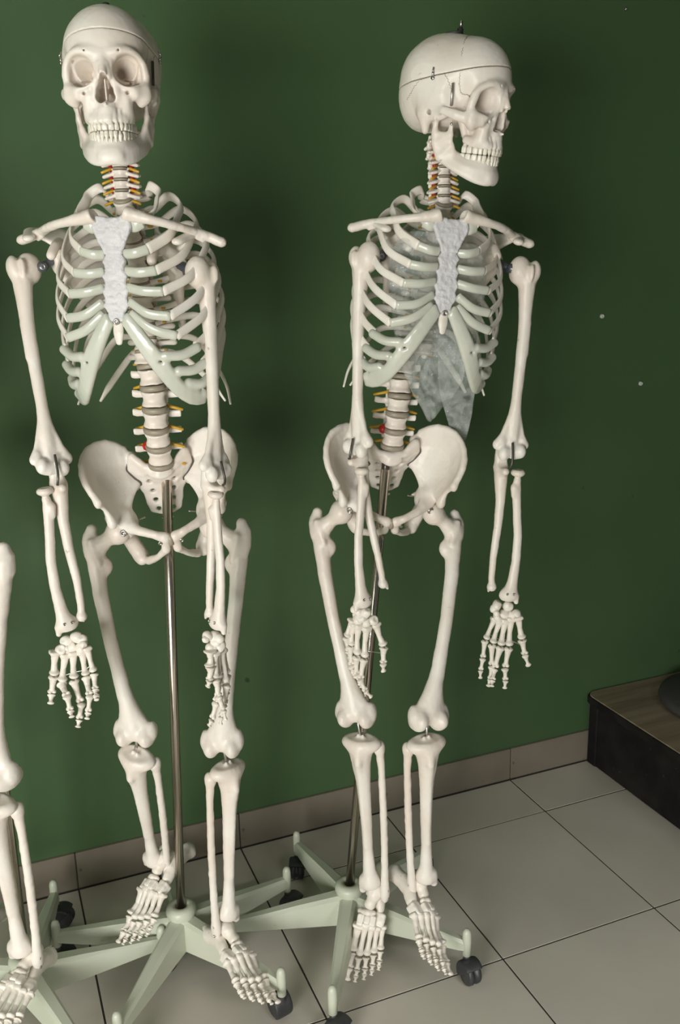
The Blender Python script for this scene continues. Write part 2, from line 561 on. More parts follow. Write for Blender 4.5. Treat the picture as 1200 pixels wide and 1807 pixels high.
def frame(z, x, p=(0, 0, 0), s=(1, 1, 1)):
    """matrix whose z axis runs along z and whose x axis leans to x"""
    z = Vector(z).normalized(); x = Vector(x); x = (x - z * x.dot(z)).normalized(); y = z.cross(x)
    M = Matrix((x, y, z)).transposed().to_4x4()
    M.translation = Vector(p)
    return M @ Matrix.Diagonal((*s, 1))


def rod(p, q, r, ns=12):
    p, q = np.array(p, float), np.array(q, float)
    return sweep([p, p + (q - p) * .5, q], r, r, (1, .3, .2) if abs((q - p)[2]) > abs((q - p)[0]) else (0, .3, 1), ns)


# ---------------------------------------------------------------- the room
R_ = ROOM
T_ = .12
solid('wall_back', box_part((R_['x0'] - T_, R_['y1'], 0), (R_['x1'] + T_, R_['y1'] + T_, R_['z1'])), 'wall', kind='structure')
solid('wall_right', box_part((R_['x1'], R_['y0'], 0), (R_['x1'] + T_, R_['y1'], R_['z1'])), 'wall', kind='structure')
W_ = WIN
solid('wall_left', box_part((R_['x0'] - T_, R_['y0'], 0), (R_['x0'], R_['y1'], R_['z1'])), 'wall', kind='structure')
solid('wall_front', merge(box_part((R_['x0'] - T_, R_['y0'] - T_, 0), (W_['x0'], R_['y0'], R_['z1'])),
                          box_part((W_['x1'], R_['y0'] - T_, 0), (ADDED_DOOR['x0'], R_['y0'], R_['z1'])),
                          box_part((ADDED_DOOR['x1'], R_['y0'] - T_, 0), (R_['x1'] + T_, R_['y0'], R_['z1'])),
                          box_part((ADDED_DOOR['x0'], R_['y0'] - T_, ADDED_DOOR['z1']), (ADDED_DOOR['x1'], R_['y0'], R_['z1'])),
                          box_part((W_['x0'], R_['y0'] - T_, 0), (W_['x1'], R_['y0'], W_['z0'])),
                          box_part((W_['x0'], R_['y0'] - T_, W_['z1']), (W_['x1'], R_['y0'], R_['z1']))), 'wall', kind='structure')
solid('ceiling', box_part((R_['x0'] - T_, R_['y0'] - T_, R_['z1']), (R_['x1'] + T_, R_['y1'] + T_, R_['z1'] + T_)), 'ceiling', kind='structure')
flo = solid('floor', box_part((R_['x0'] - T_, R_['y0'] - T_, -.10), (R_['x1'] + T_, R_['y1'] + T_, -.0013)), 'grout', kind='structure')
TX = [.105 + .3880 * i for i in range(-7, 9)]
TY = [1.742 - .4115 * i for i in range(0, 11)]
rng = random.Random(4)
GR = .0020
ys = [1.9085] + TY
ztile = {}
for j in range(len(ys) - 1):
    for i in range(len(TX) - 1):
        w, d = TX[i + 1] - TX[i] - 2 * GR, ys[j] - ys[j + 1] - 2 * GR
        if TX[i] > R_['x1'] - .2 or ys[j] < R_['y0'] + .2:
            continue
        key = (round(w, 3), round(d, 3))
        if key not in ztile:
            ztile[key] = mesh('floor_tile', box_part((-w / 2, -d / 2, -.008), (w / 2, d / 2, 0), .0004), MAT['tile'], False)
        link('floor_tile', ztile[key], flo, Matrix.Translation(((TX[i] + TX[i + 1]) / 2, (ys[j] + ys[j + 1]) / 2, rng.uniform(-.0006, .0004))))
sk = solid('baseboard_back', box_part((R_['x0'], 1.9105, 0), (R_['x1'], R_['y1'] + .002, .093)), 'grout', kind='structure')
skm = mesh('skirting_tile', box_part((-.1928, -.0045, .003), (.1928, .0045, .0945), .0015), MAT['skirt'], False)
for i in range(len(TX) - 1):
    link('skirting_tile', skm, sk, Matrix.Translation(((TX[i] + TX[i + 1]) / 2, 1.9130 + rng.uniform(-.0006, .0006), 0)))
wx = (W_['x0'], W_['x1']); wm_ = (wx[0] + wx[1]) / 2
wn = solid('window_1', merge(*[box_part((a, R_['y0'] - .09, b), (c, R_['y0'] - .04, d)) for a, b, c, d in (
    (wx[0], W_['z0'], wx[0] + .05, W_['z1']), (wx[1] - .05, W_['z0'], wx[1], W_['z1']),
    (wx[0] + .05, W_['z0'], wx[1] - .05, W_['z0'] + .05), (wx[0] + .05, W_['z1'] - .05, wx[1] - .05, W_['z1']),
    (wm_ - .025, W_['z0'] + .05, wm_ + .025, W_['z1'] - .05))]), 'ceiling', kind='structure')
solid('added_door', merge(*[box_part((a, R_['y0'] - T_ - .01, 0), (b, R_['y0'] + .01, ADDED_DOOR['z1'] + .06)) for a, b in ((ADDED_DOOR['x0'] - .06, ADDED_DOOR['x0']), (ADDED_DOOR['x1'], ADDED_DOOR['x1'] + .06))],
      box_part((ADDED_DOOR['x0'], R_['y0'] - T_ - .01, ADDED_DOOR['z1']), (ADDED_DOOR['x1'], R_['y0'] + .01, ADDED_DOOR['z1'] + .06))), 'ceiling', kind='structure')  # frame around the added doorway
# ---------------------------------------------------------------- bones (mm: x = the skeleton's left, y = back, z = up)
CUTP, CUTN = (0, 0, 52), (0, .26, 1)      # plane where the skull cap lifts off


def b_cranium():
    s = Solid((-80, -116, -56), (80, 96, 128), 1.3)
    s.ell((0, -6, 52), (65, 88, 66), 0).ell((0, 22, 50), (71, 65, 66), 20).ell((0, -42, 56), (55, 53, 58), 15)
    s.ell((0, 45, 18), (55, 42, 48), 15).ell((0, 18, 2), (52, 52, 28), 14)
    s.ell((54, -6, 18), (14, 34, 30), 12, mir=True)
    s.ell((70, -58, 26), (16, 28, 36), 12, sub=True, mir=True)
    s.path([(54, 15, -2), (51, 11, -27)], [12, 6], 7, mir=True)
    s.path([(78, 2, 0), (54, 0, 0)], 4, 2, sub=True, mir=True)
    # face
    s.ell((0, -68, -16), (28, 26, 24), 8).ell((0, -60, 20), (30, 34, 24), 8)
    s.path(spline([(5, -92, 43), (20, -94, 47), (38, -88, 47), (51, -76, 37), (55, -71, 20)], 14), np.interp(np.arange(14), [0, 4, 9, 13], [6, 6, 5, 5]), 8, mir=True)
    s.path(spline([(54, -73, 30), (56, -69, 16), (53, -71, 2)], 8), [5, 5, 5, 5.5, 6, 6.5, 7, 7], 5, mir=True, sq=((1, -.6, 0), .7))
    s.tri((53, -70, 32), (55, -70, 8), (44, -54, 14), 2.5, 4).tri((-53, -70, 32), (-55, -70, 8), (-44, -54, 14), 2.5, 4)
    s.ell((49, -71, -6), (13, 10, 14), 7, mir=True)
    s.path([(53, -74, 2), (38, -88, 0), (20, -92, 7)], [5, 4.5, 4.5], 5, mir=True)
    s.path([(40, -82, -6), (50, -72, -8), (46, -68, -17)], [8, 8, 5], 5, mir=True)
    s.path([(54, -66, -5), (65, -46, 0), (67, -26, 4), (60, -8, 6)], [8.5, 7, 6, 6], 4, mir=True, sq=((1, 0, 0), .5))
    s.path([(27, -54, -35), (27, -70, -38), (20, -88, -40), (0, -96, -41)], [7, 8, 7, 6.5], 6, mir=True)
    s.path([(0, -88, -28), (0, -84, -10)], [14, 8], 8).path([(24, -78, -30), (23, -82, -10)], [11, 11], 8, mir=True)
    s.path([(15, -89, -10), (12, -92, 12), (8, -93, 34)], [6, 5.5, 5], 5, mir=True)
    s.path([(0, -94, 40), (0, -99, 28), (0, -105, 17)], [6.5, 6, 5.5], 4).path([(4, -97, 30), (7, -98, 14)], [5, 4], 3, mir=True)
    s.ell((24, -101, -20), (8, 9, 10), 6, sub=True, mir=True)
    for q in range(4):                                   # root ridges above the upper teeth
        s.path([(4 + 7 * q, -100 + 1.4 * q * q, -42), (4 + 6.6 * q, -96 + 1.4 * q * q, -28)], [2.6, 1.2], 3, mir=True)
    # openings
    s.path([(36, -112, 22), (33, -87, 23), (19, -46, 25)], [23.5, 20, 6], 2.5, sub=True, mir=True)
    s.path([(40, -70, 8), (24, -50, 14)], [4, 3], 2, sub=True, mir=True)
    s.path([(0, -120, 14), (0, -68, 12)], 4.4, 2, sub=True).path([(0, -120, 6), (0, -66, 5)], 7, 2, sub=True)
    s.path([(4, -120, -3), (4, -62, -3)], 7.6, 2, sub=True, mir=True).path([(6, -120, -11), (6, -62, -11)], 7.4, 2, sub=True, mir=True)
    s.tri((0, -90, 12), (0, -86, -20), (0, -58, 0), 1.2, 1)
    s.path([(0, -90, -20), (0, -104, -21)], [3.2, 1.4], 3)
    s.path([(22, -104, 45), (24, -92, 50)], [1.6, 1.4], 1, sub=True, mir=True)
    s.path([(30, -102, -7), (30, -84, -5)], [2.2, 2], 1, sub=True, mir=True)
    # under side
    s.path([(20, -48, -34), (22, -40, -8)], [5, 8], 5, mir=True)
    s.ell((0, 18, -26), (15, 17, 10), 4, sub=True).path([(16, 12, -26), (13, 0, -27)], [7, 6], 4, mir=True)
    s.path([(46, 0, -10), (44, -4, -30)], [3, 1.6], 3, mir=True)
    s.rough(.5, 22, 3).rough(.22, 6, 5)
    n = np.array(CUTN) / np.linalg.norm(CUTN)
    cap = s.copy().cut(np.array(CUTP) + n * .7, -n)
    s.cut(np.array(CUTP) - n * .7, n)
    return s.skin(), cap.skin()


def b_mandible():
    s = Solid((-66, -112, -108), (66, 6, 10), 1.5)
    for m in (1, -1):
        low = [(0, -93, -94), (14, -91, -96), (28, -76, -92), (40, -50, -82), (47, -20, -68)]
        mid = [(0, -94, -80), (14, -91, -80), (27, -76, -78), (37, -52, -72), (45, -24, -56)]
        top = [(0, -91, -68), (13, -88, -68), (23, -74, -67), (29, -57, -65), (35, -42, -58)]
        g = lambda r: [(m * p[0], p[1], p[2]) for p in r]
        ft_ = lambda r: [tuple(p) for p in spline([(-r[1][0], r[1][1], r[1][2])] + list(r), 16)][3:]
        u_ = np.arange(13)
        s.fan([g(ft_(low)), g(ft_(mid)), g(ft_(top))], [np.interp(u_, [0, 4, 12], [5, 6, 4.5]), np.interp(u_, [0, 6, 12], [6, 6.5, 4]), np.interp(u_, [0, 8, 12], [5, 6, 5])], 1)
        back = [(49, -18, -66), (52, -9, -45), (53, -8, -30), (54, -9, -9)]
        ant = [(38, -42, -62), (45, -38, -46), (49, -36, -30), (51, -36, -6)]
        b, a = g(back), g(ant)
        s.tri(b[0], a[0], a[1], (4, 5, 4)).tri(b[0], a[1], b[1], (4, 4, 4)).tri(b[1], a[1], a[2], 3.6)
        nt = (m * 51, -21, -32)
        s.tri(b[1], a[2], b[2], 3.4).tri(b[2], a[2], nt, 3)
        s.path([b[2], b[3]], [5, 4.5], 3).path([(m * 49, -35, -30), (m * 50, -35, -16), a[3]], [6, 5, 2.6], 3, sq=((1, 0, 0), .6))
        s.path([b[0], b[1], b[2]], [5, 4.6, 4.6], 3)
        s.path([(m * 47, -9, -7), (m * 60, -10, -7)], 4.8, 4)
        for q in range(4):
            s.path([(m * (3 + 5.5 * q), -95.5 + 1.7 * q * q, -68), (m * (3 + 5.5 * q), -95 + 1.7 * q * q, -82)], [2.3, 1], 3)
    s.smooth(3)
    s.ell((0, -97, -89), (16, 6, 9), 9)
    s.rough(.5, 18, 9)
    return s.skin()


def b_tooth(kind):
    s = Solid((-8, -8, -16), (8, 8, 4), .8)
    if kind == 'front':
        s.path([(0, 0, 2), (0, 0, -5)], [2.6, 3.4], 0).box((0, -.4, -7.5), (4, 2.2, 4), 1.8, 2)
    elif kind == 'canine':
        s.path([(0, 0, 2), (0, -.5, -5), (0, -.5, -10.5)], [2.8, 3.9, 1.6], 0)
    else:
        s.path([(0, 0, 2), (0, 0, -2)], [3, 3.6], 0).box((0, 0, -6.4), (4.2, 4.4, 5), 2.2, 2)
        s.path([(-9, 0, -12), (9, 0, -12)], 1.2, 1, sub=True)
    return s.skin()


def tooth_row(upper):
    """(x, y, z, angle, width factor, kind) along one half of the dental arch, mm"""
    wd = [8.6, 6.8, 7.6, 7.0, 7.0, 9.8, 9.4, 8.6] if upper else [6.0, 6.4, 7.2, 7.2, 7.2, 10.2, 9.6, 9.0]
    cv = spline([(0, -100.5, 0), (12, -97.5, 0), (21, -88, 0), (27, -74, 0), (30, -58, 0), (32, -38, 0)] if upper else
                [(0, -97.5, 0), (11, -94.5, 0), (19.5, -86, 0), (25.5, -73, 0), (29.5, -58, 0), (33, -40, 0)], 200)
    L = np.concatenate([[0], np.cumsum(np.linalg.norm(np.diff(cv, axis=0), axis=1))])
    out, a = [], 0
    for i, w in enumerate(wd):
        c = a + w / 2; a += w
        j = min(198, int(np.searchsorted(L, c)))
        p = cv[j]; t = cv[j + 1] - cv[j]
        ang = math.atan2(t[1], t[0])
        kind = 'front' if i < 2 else 'canine' if i == 2 else 'molar'
        out.append((p[0], p[1], ang, w / (8.0 if kind == 'front' else 7.8 if kind == 'canine' else 8.4) * .97, kind))
    return out


def b_lumbar():
    s = Solid((-48, -24, -22), (48, 62, 22), 1.5)
    s.ell((0, 0, 0), (24, 18.5, 400), 0)
    s.cut((0, 0, 12.5), (0, 0, 1)).cut((0, 0, -12.5), (0, 0, -1))
    for q in range(20):
        a = 2 * math.pi * q / 20
        s.path([(32.5 * math.cos(a), 27 * math.sin(a), 0), (32.5 * math.cos(a + .32), 27 * math.sin(a + .32), 0)], 10.5, 3, sub=True)
    s.path([(14, 14, 6), (17, 26, 5)], [6, 5.5], 3, mir=True)
    s.path([(17, 25, 3), (30, 24, 2), (45, 22, 4)], [7, 6, 6.5], 3, mir=True, sq=((0, 1, 0), .55))
    s.path([(17, 28, 16), (16, 32, -2), (13, 34, -18)], [6, 6, 5.5], 3, mir=True)
    s.tri((15, 30, 2), (0, 42, 0), (10, 34, -12), 3.5).tri((-15, 30, 2), (0, 42, 0), (-10, 34, -12), 3.5)
    s.box((0, 48, -4), (4, 12, 9), 3, 3)
    s.rough(.6, 9, 2)
    return s.skin()


def b_thoracic():
    s = Solid((-38, -20, -36), (38, 62, 16), 1.5)
    s.ell((0, 0, 0), (16, 15, 400), 0)
    s.cut((0, 0, 9.5), (0, 0, 1)).cut((0, 0, -9.5), (0, 0, -1))
    for q in range(16):
        a = 2 * math.pi * q / 16
        s.path([(22.5 * math.cos(a), 21.5 * math.sin(a), 0), (22.5 * math.cos(a + .4), 21.5 * math.sin(a + .4), 0)], 8, 2, sub=True)
    s.path([(9, 12, 4), (11, 22, 4)], [4.5, 4.5], 3, mir=True)
    s.path([(11, 22, 4), (22, 29, 5), (31, 33, 6)], [5, 4.5, 5.5], 3, mir=True)
    s.path([(10, 22, 10), (10, 26, -10)], [4.5, 4.5], 3, mir=True)
    s.path([(0, 28, 0), (0, 42, -14), (0, 52, -28)], [6, 4, 3.5], 4).tri((11, 24, 3), (-11, 24, 3), (0, 32, -6), 3)
    s.rough(.5, 8, 4)
    return s.skin()


def b_cervical():
    s = Solid((-34, -14, -14), (34, 44, 12), 1.2)
    s.ell((0, 0, 0), (11.5, 9, 400), 0)
    s.cut((0, 0, 6), (0, 0, 1)).cut((0, 0, -6), (0, 0, -1))
    s.path([(11, 2, 5), (11, 2, 8)], 2.4, 2, mir=True)
    for q in range(14):
        a = 2 * math.pi * q / 14
        s.path([(17.4 * math.cos(a), 15 * math.sin(a), 0), (17.4 * math.cos(a + .45), 15 * math.sin(a + .45), 0)], 7, 2, sub=True)
    s.path([(9, 0, 1), (17, -2, -2), (24, 1, -4)], [3.4, 3, 3], 2, mir=True)
    s.path([(8, 9, 1), (18, 10, 0), (25, 6, -3)], [3.6, 3.8, 3], 2, mir=True)
    s.path([(15, 13, 7), (15, 17, -8)], [4.6, 4.6], 3, mir=True, sq=((0, 1, 0), .8))
    s.path([(15, 18, -1), (0, 27, -2)], [3.5, 3.5], 2, mir=True)
    s.path([(0, 26, -2), (0, 36, -6)], [3.4, 3], 2)
    s.rough(.5, 6, 8)
    return s.skin()


def b_sternum():
    man = Solid((-36, -14, -62), (36, 14, 12), 1.5)
    man.fan([[(-24, 0, -2), (-10, -1, -4), (10, -1, -4), (24, 0, -2)], [(-27, 0, -16), (-10, -2, -18), (10, -2, -18), (27, 0, -16)],
             [(-17, 0, -36), (-8, -2, -36), (8, -2, -36), (17, 0, -36)], [(-11, 0, -51), (-6, -1, -51), (6, -1, -51), (11, 0, -51)]],
            [[4.5] * 4, [4.5, 4, 4, 4.5], [4.5, 3.5, 3.5, 4.5], [5] * 4], 1)
    man.path([(-26, -2, -6), (-28, -2, -18), (-18, -2, -38), (-13, -2, -52)], 3.4, 2, mir=True)
    man.ell((0, 0, 8), (11, 14, 9), 4, sub=True)
    man.rough(1.2, 6, 3).rough(.5, 3, 6)
    bod = Solid((-30, -14, -120), (30, 14, 6), 1.5)
    rows, rr = [], []
    hw = [11, 12, 12, 13, 14, 15, 15, 14, 11, 7]
    for q, w in enumerate(hw):
        z = -2 - 11.6 * q
        wv = w + (2.2 if q % 2 else -1.6)
        rows.append([(-wv, 0, z), (-wv / 3, -1, z), (wv / 3, -1, z), (wv, 0, z)]); rr.append([4.5, 3.6, 3.6, 4.5])
    bod.fan(rows, rr, 1)
    bod.rough(1.2, 6, 5).rough(.5, 3, 7)
    xi = Solid((-14, -10, -36), (14, 10, 8), 1.3)
    xi.path([(0, 0, 0), (0, -1, -12), (0, -2, -25)], [8, 8.5, 5.5], 0, sq=((0, 1, 0), .5))
    xi.rough(.5, 6, 5)
    return man.skin(), bod.skin(), xi.skin()


def b_clavicle():
    """left; origin at the sternal end"""
    s = Solid((-16, -34, -20), (172, 34, 24), 1.5)
    s.path([(0, 0, 0), (8, -2, 0), (30, -10, 1), (55, -12, 3), (82, -5, 5), (108, 7, 7), (130, 10, 7), (150, 4, 5)],
           [12, 11, 8, 6.8, 6.6, 7, 8, 8], 0, sq=((0, 0, 1), .82))
    s.path([(112, 8, 2), (122, 9, 0)], [4, 3], 4)
    s.ell((-9, 3, 2), (6, 10, 10), 4, sub=True)
    s.rough(.7, 12, 3).rough(.35, 4, 2)
    return s.skin()


def b_scapula():
    """left; origin at the socket centre"""
    s = Solid((-112, -72, -140), (56, 66, 66), 1.9)
    s.tri((-8, 2, 8), (-80, 26, 45), (-98, 34, 12), (6, 2, 2.5), 1).tri((-8, 2, -8), (-98, 34, 12), (-68, 40, -118), (6, 2.5, 3), 1)
    s.tri((-8, 2, 8), (-8, 2, -10), (-98, 34, 12), (6, 6, 2), 1)
    s.path([(-80, 26, 48), (-100, 34, 14), (-92, 38, -50), (-68, 42, -122)], [3.5, 3.5, 3.5, 5], 3)
    s.path([(-68, 42, -122), (-30, 18, -55), (-8, 4, -16)], [5.5, 5, 9], 4)
    s.path([(-18, 4, 0), (-4, 0, 0)], [11, 15], 5, sq=((.5, -.3, 0), .8))
    s.ell((8, -5, 0), (9, 14, 18), 3, sub=True)
    s.path([(-12, 0, 14), (-12, -16, 28), (-2, -42, 28), (8, -56, 18)], [10, 9, 7.5, 8], 4)
    s.tri((-98, 34, 14), (-20, 8, 14), (-30, 38, 34), (3, 5, 3), 4).tri((-20, 8, 14), (-30, 38, 34), (10, 22, 36), (5, 3.5, 4), 2)
    s.path([(-98, 36, 14), (-60, 46, 24), (-28, 44, 36), (6, 30, 42)], [3, 4.5, 5, 7], 3)
    s.path([(4, 30, 42), (24, 14, 46), (32, -22, 42)], [9, 11, 10], 4, sq=((0, 0, 1), .6))
    s.smooth(2).rough(.6, 14, 3)
    return s.skin()


def b_humerus():
    """left; origin at the top of the shaft axis, length 318"""
    s = Solid((-48, -34, -325), (46, 34, 22), 1.7)
    s.path([(6, 0, -22), (7, 0, -60), (7, 0, -100), (4, -1, -160), (1, -1, -215), (0, 0, -255), (-1, 1, -290)],
           [19, 14.5, 12.2, 11, 10.6, 11, 9], 0)
    s.path([(12, -2, -95), (13, -2, -140)], [6, 4], 8)
    s.ell((-9, 5, -10), (23, 23, 23), 8).ell((20, -2, -10), (12, 16, 17), 8).ell((8, -19, -14), (8, 8, 13), 6)
    s.path([(14, -24, -6), (13, -21, -50)], [3.6, 2.4], 6, sub=True)
    s.tri((-30, 2, -290), (26, 2, -288), (0, 0, -225), (5.5, 5, 7), 8)
    s.path([(-26, 3, -284), (-33, 5, -290)], [9, 9], 6).path([(22, 0, -284), (28, 0, -290)], [8, 7.5], 6)
    s.path([(-20, -3, -304), (-8, -2, -302), (4, -3, -303)], [12.5, 9.5, 11], 5).ell((16, -6, -300), (11.5, 13, 12), 6)
    s.ell((-6, 17, -282), (12, 11, 13), 5, sub=True).ell((-6, -15, -282), (10, 7, 9), 4, sub=True)
    s.rough(.5, 15, 3).rough(.25, 4, 2)
    return s.skin()


def b_radius():
    """left; origin at the head, length 240"""
    s = Solid((-30, -22, -252), (30, 22, 10), 1.5)
    s.path([(0, 0, -20), (-1, 0, -34), (3, 0, -70), (8, 0, -120), (8, 0, -165), (4, 0, -205), (1, 0, -224)],
           [7, 8.5, 7.6, 8, 8, 10, 14], 0, sq=((0, 1, 0), .85))
    s.ell((0, 0, -6), (13, 13, 7.5), 4).ell((0, 0, 5), (10, 10, 8), 2, sub=True)
    s.path([(-6, -3, -32), (-6, -3, -46)], [6, 4], 5)
    s.ell((-2, 0, -229), (18, 11, 13), 6).path([(13, 0, -232), (14, 0, -242)], [6, 4.5], 4)
    s.ell((-6, 0, -248), (12, 9, 8), 3, sub=True)
    s.rough(.4, 12, 3).rough(.2, 4, 2)
    return s.skin()


def b_ulna():
    """left; origin at the hinge notch, length 255"""
    s = Solid((-22, -28, -252), (24, 28, 34), 1.5)
    s.path([(0, 8, -10), (1, 6, -35), (3, 4, -70), (2, 2, -120), (-2, 0, -170), (-2, 0, -215), (0, 0, -236)],
           [13, 11.5, 8.8, 7.4, 6.8, 5.8, 6.2], 0)
    s.path([(0, 12, -8), (0, 12, 20)], [12, 11.5], 5).path([(0, 8, 24), (0, -2, 26)], [9, 5], 4)
    s.path([(0, 0, -14), (0, -14, -12)], [11, 7], 5).path([(-16, -8, 5), (16, -8, 5)], 12, 2, sub=True)
    s.ell((0, 0, -236), (8.5, 8.5, 8), 5).path([(-3, 5, -240), (-3, 6, -246)], [3.5, 2.5], 3)
    s.rough(.4, 12, 3).rough(.2, 4, 2)
    return s.skin()


def b_finger(kind):
    """finger and toe bones pointing down from the origin; real length kept by the caller"""
    if kind == 'metacarpal':
        s = Solid((-12, -12, -66), (12, 12, 8), 1.0)
        s.path([(0, 0, -1), (0, 0, -12), (0, 1, -30), (0, 0, -48)], [7, 5, 3.9, 4.8], 0).box((0, 0, 0), (7.4, 7, 4.5), 2.5, 3)
        s.ell((0, -1, -54), (7, 7.6, 6.5), 3)
    elif kind == 'proximal':
        s = Solid((-11, -11, -48), (11, 11, 6), .9)
        s.ell((0, 0, -1.5), (7.2, 6.2, 4), 0).path([(0, 0, -3), (0, 1, -18), (0, 0, -32)], [5.8, 4.1, 4], 3)
        s.ell((-3, 0, -37), (3.2, 4.2, 4), 2, mir=True).path([(0, -6, 3), (0, 6, 3)], 2.2, 1, sub=True)
    elif kind == 'middle':
        s = Solid((-10, -10, -34), (10, 10, 6), .8)
        s.ell((0, 0, -1), (6.2, 5.4, 3.6), 0).path([(0, 0, -3), (0, .6, -12), (0, 0, -20)], [4.8, 3.3, 3.3], 3)
        s.ell((-2.6, 0, -23.5), (2.8, 3.6, 3.4), 2, mir=True)
    else:
        s = Solid((-9, -9, -28), (9, 9, 5), .8)
        s.ell((0, 0, -1), (5.2, 4.6, 3), 0).path([(0, 0, -3), (0, 0, -10), (0, 0, -15)], [3.8, 2.3, 2.5], 2)
        s.ell((0, -.5, -17.5), (4.2, 2.6, 3.2), 2)
    s.rough(.35, 5, 4)
    return s.skin()


def b_carpal(seed):
    rng = np.random.RandomState(seed)
    s = Solid((-14, -14, -14), (14, 14, 14), 1.1)
    s.ell((0, 0, 0), (7.6, 6.6, 7.2), 0)
    for q in range(4):
        d = rng.normal(size=3); d /= np.linalg.norm(d)
        s.ell(d * 4.2, (4.4, 4.6, 4.2), 3)
    d = rng.normal(size=3); d /= np.linalg.norm(d)
    s.ell(d * 12, 6.5, 2.5, sub=True)
    s.rough(.5, 5, seed)
    return s.skin()


def b_femur():
    """left; origin at the centre of the head, about 455 long"""
    s = Solid((-50, -48, -446), (84, 50, 34), 1.9)
    s.path([(54, 5, -28), (52, 3, -60), (46, -4, -120), (33, -9, -210), (17, -7, -310), (7, -2, -368), (2, 0, -400)],
           [19, 17.5, 15, 13.6, 14.5, 19, 22], 0)
    s.tri((-30, 0, -404), (33, 0, -402), (9, -2, -352), (11, 11, 13), 12)
    s.ell((0, 0, 0), 24.5, 0).path([(4, 0, -3), (26, 1, -16), (48, 3, -32)], [16, 14.5, 20], 7)
    s.path([(60, 8, -34), (62, 9, -14), (58, 10, 2)], [17, 15, 10.5], 7).path([(66, 2, -20), (62, 0, -45)], [9, 10], 6)
    s.ell((33, 8, -70), (11, 11, 15), 14)
    s.path([(54, -11.5, -16), (40, -11, -60)], 3.2, 9)
    s.ell((46, 25, -8), (9, 11, 11), 6, sub=True)
    s.ell((-22, 4, -414), (17, 31, 22), 12).ell((24, 2, -412), (17, 32, 22), 12)
    s.ell((-35, 4, -400), (8, 13, 16), 10).ell((38, 4, -398), (7, 13, 16), 10)
    s.path([(1, 36, -438), (1, 4, -436), (1, -30, -444)], [12, 10.5, 11], 3, sub=True).path([(2, -40, -400), (2, -36, -436)], [9, 7], 6, sub=True)
    s.rough(.6, 18, 3).rough(.3, 5, 2)
    return s.skin()


def b_tibia():
    """left; origin at the middle of the plateau, about 385 long"""
    s = Solid((-48, -46, -392), (48, 36, 14), 1.8)
    s.path([(0, 0, -28), (0, -4, -60), (1, -4, -100), (0, -2, -180), (-3, 0, -270), (-4, 1, -325), (-4, 1, -355)],
           [27, 20, 15.5, 13, 11.6, 14.5, 18.5], 0)
    s.ell((0, 4, -17), (44, 27, 19), 8).cut((0, 0, -3), (0, -.06, 1))
    s.ell((-22, 3, 1), (16, 19, 6), 4, sub=True).ell((23, 3, 1), (15, 18, 6), 4, sub=True)
    s.path([(-5, 4, -4), (-5, 2, 3)], [6, 3], 4).path([(6, 2, -4), (6, 2, 2)], [6, 3], 4)
    s.path([(2, -20, -30), (2, -25, -48), (1, -19, -70)], [9, 8.5, 6], 6)
    s.path([(1, -18, -62), (-1, -15, -150), (-3, -9, -260)], [4.5, 4, 4], 7)
    s.ell((-4, 1, -356), (23, 19, 20), 10).path([(-18, -2, -350), (-22, -3, -376)], [10, 8.5], 8).ell((2, 2, -372), (15, 17, 11), 4, sub=True)
    s.smooth(2).rough(.6, 18, 3).rough(.3, 5, 2)
    return s.skin()


def b_fibula():
    """left, in the frame of the tibia"""
    s = Solid((10, -14, -408), (58, 40, -8), 1.7)
    s.path([(35, 18, -30), (36, 18, -48), (37, 17, -80), (35, 16, -160), (33, 13, -250), (29, 10, -330), (27, 7, -375)],
           [12.5, 9, 7.6, 8.2, 8, 8, 10], 0)
    s.path([(36, 22, -24), (34, 18, -34)], [7, 11], 5).ell((27, 6, -383), (10, 13, 22), 6)
    s.rough(.7, 10, 3)
    return s.skin()


def b_tarsals():
    """left foot, mm: origin between the ankle knobs, toes towards -y; -> dict of meshes"""
    out = {}
    s = Solid((-28, -44, -40), (28, 28, 14), 1.5)                 # talus
    s.ell((-3, 0, -4), (17, 21, 13), 0).path([(-3, -10, -10), (-8, -26, -16)], [14, 11], 5).ell((-9, -30, -18), (12, 10, 11), 4)
    s.path([(-2, 8, -14), (0, 18, -16)], [12, 6], 5).path([(-3, -30, 20), (-3, 30, 20)], 9, 3, sub=True)
    out['talus'] = s.rough(.7, 8, 2).skin()
    s = Solid((-26, -48, -74), (36, 66, -8), 1.6)                 # heel bone
    s.path([(4, 48, -50), (6, 20, -38), (8, -8, -34), (12, -30, -38)], [18, 17, 15, 13], 0, sq=((1, 0, 0), .85))
    s.ell((3, 50, -52), (15, 12, 20), 5).path([(2, -2, -30), (-16, -6, -27)], [9, 7], 4)
    out['heel_bone'] = s.rough(.9, 10, 3).skin()
    s = Solid((-34, -62, -46), (10, -28, -2), 1.3)
    s.path([(-24, -45, -30), (-10, -46, -18), (0, -44, -20)], [9, 9.5, 8], 0, sq=((0, 1, 0), .7)).ell((-26, -44, -32), (6, 7, 7), 3)
    out['navicular'] = s.rough(.7, 7, 4).skin()
    s = Solid((-4, -80, -62), (34, -28, -18), 1.4)
    s.box((15, -54, -38), (13, 15, 12), 5, 0, rot=('z', -8)).path([(18, -60, -44), (8, -50, -46)], 7, 4)
    out['cuboid'] = s.rough(.9, 8, 5).skin()
    for q, (c, hf) in enumerate([((-23, -62, -31), (8, 12, 13)), ((-9, -60, -22), (7, 9, 10)), ((3, -60, -25), (7, 11, 11))]):
        s = Solid(np.array(c) - 18, np.array(c) + 18, 1.3)
        s.box(c, hf, 4, 0)
        out['cuneiform' + str(q)] = s.rough(.8, 7, 6 + q).skin()
    return out


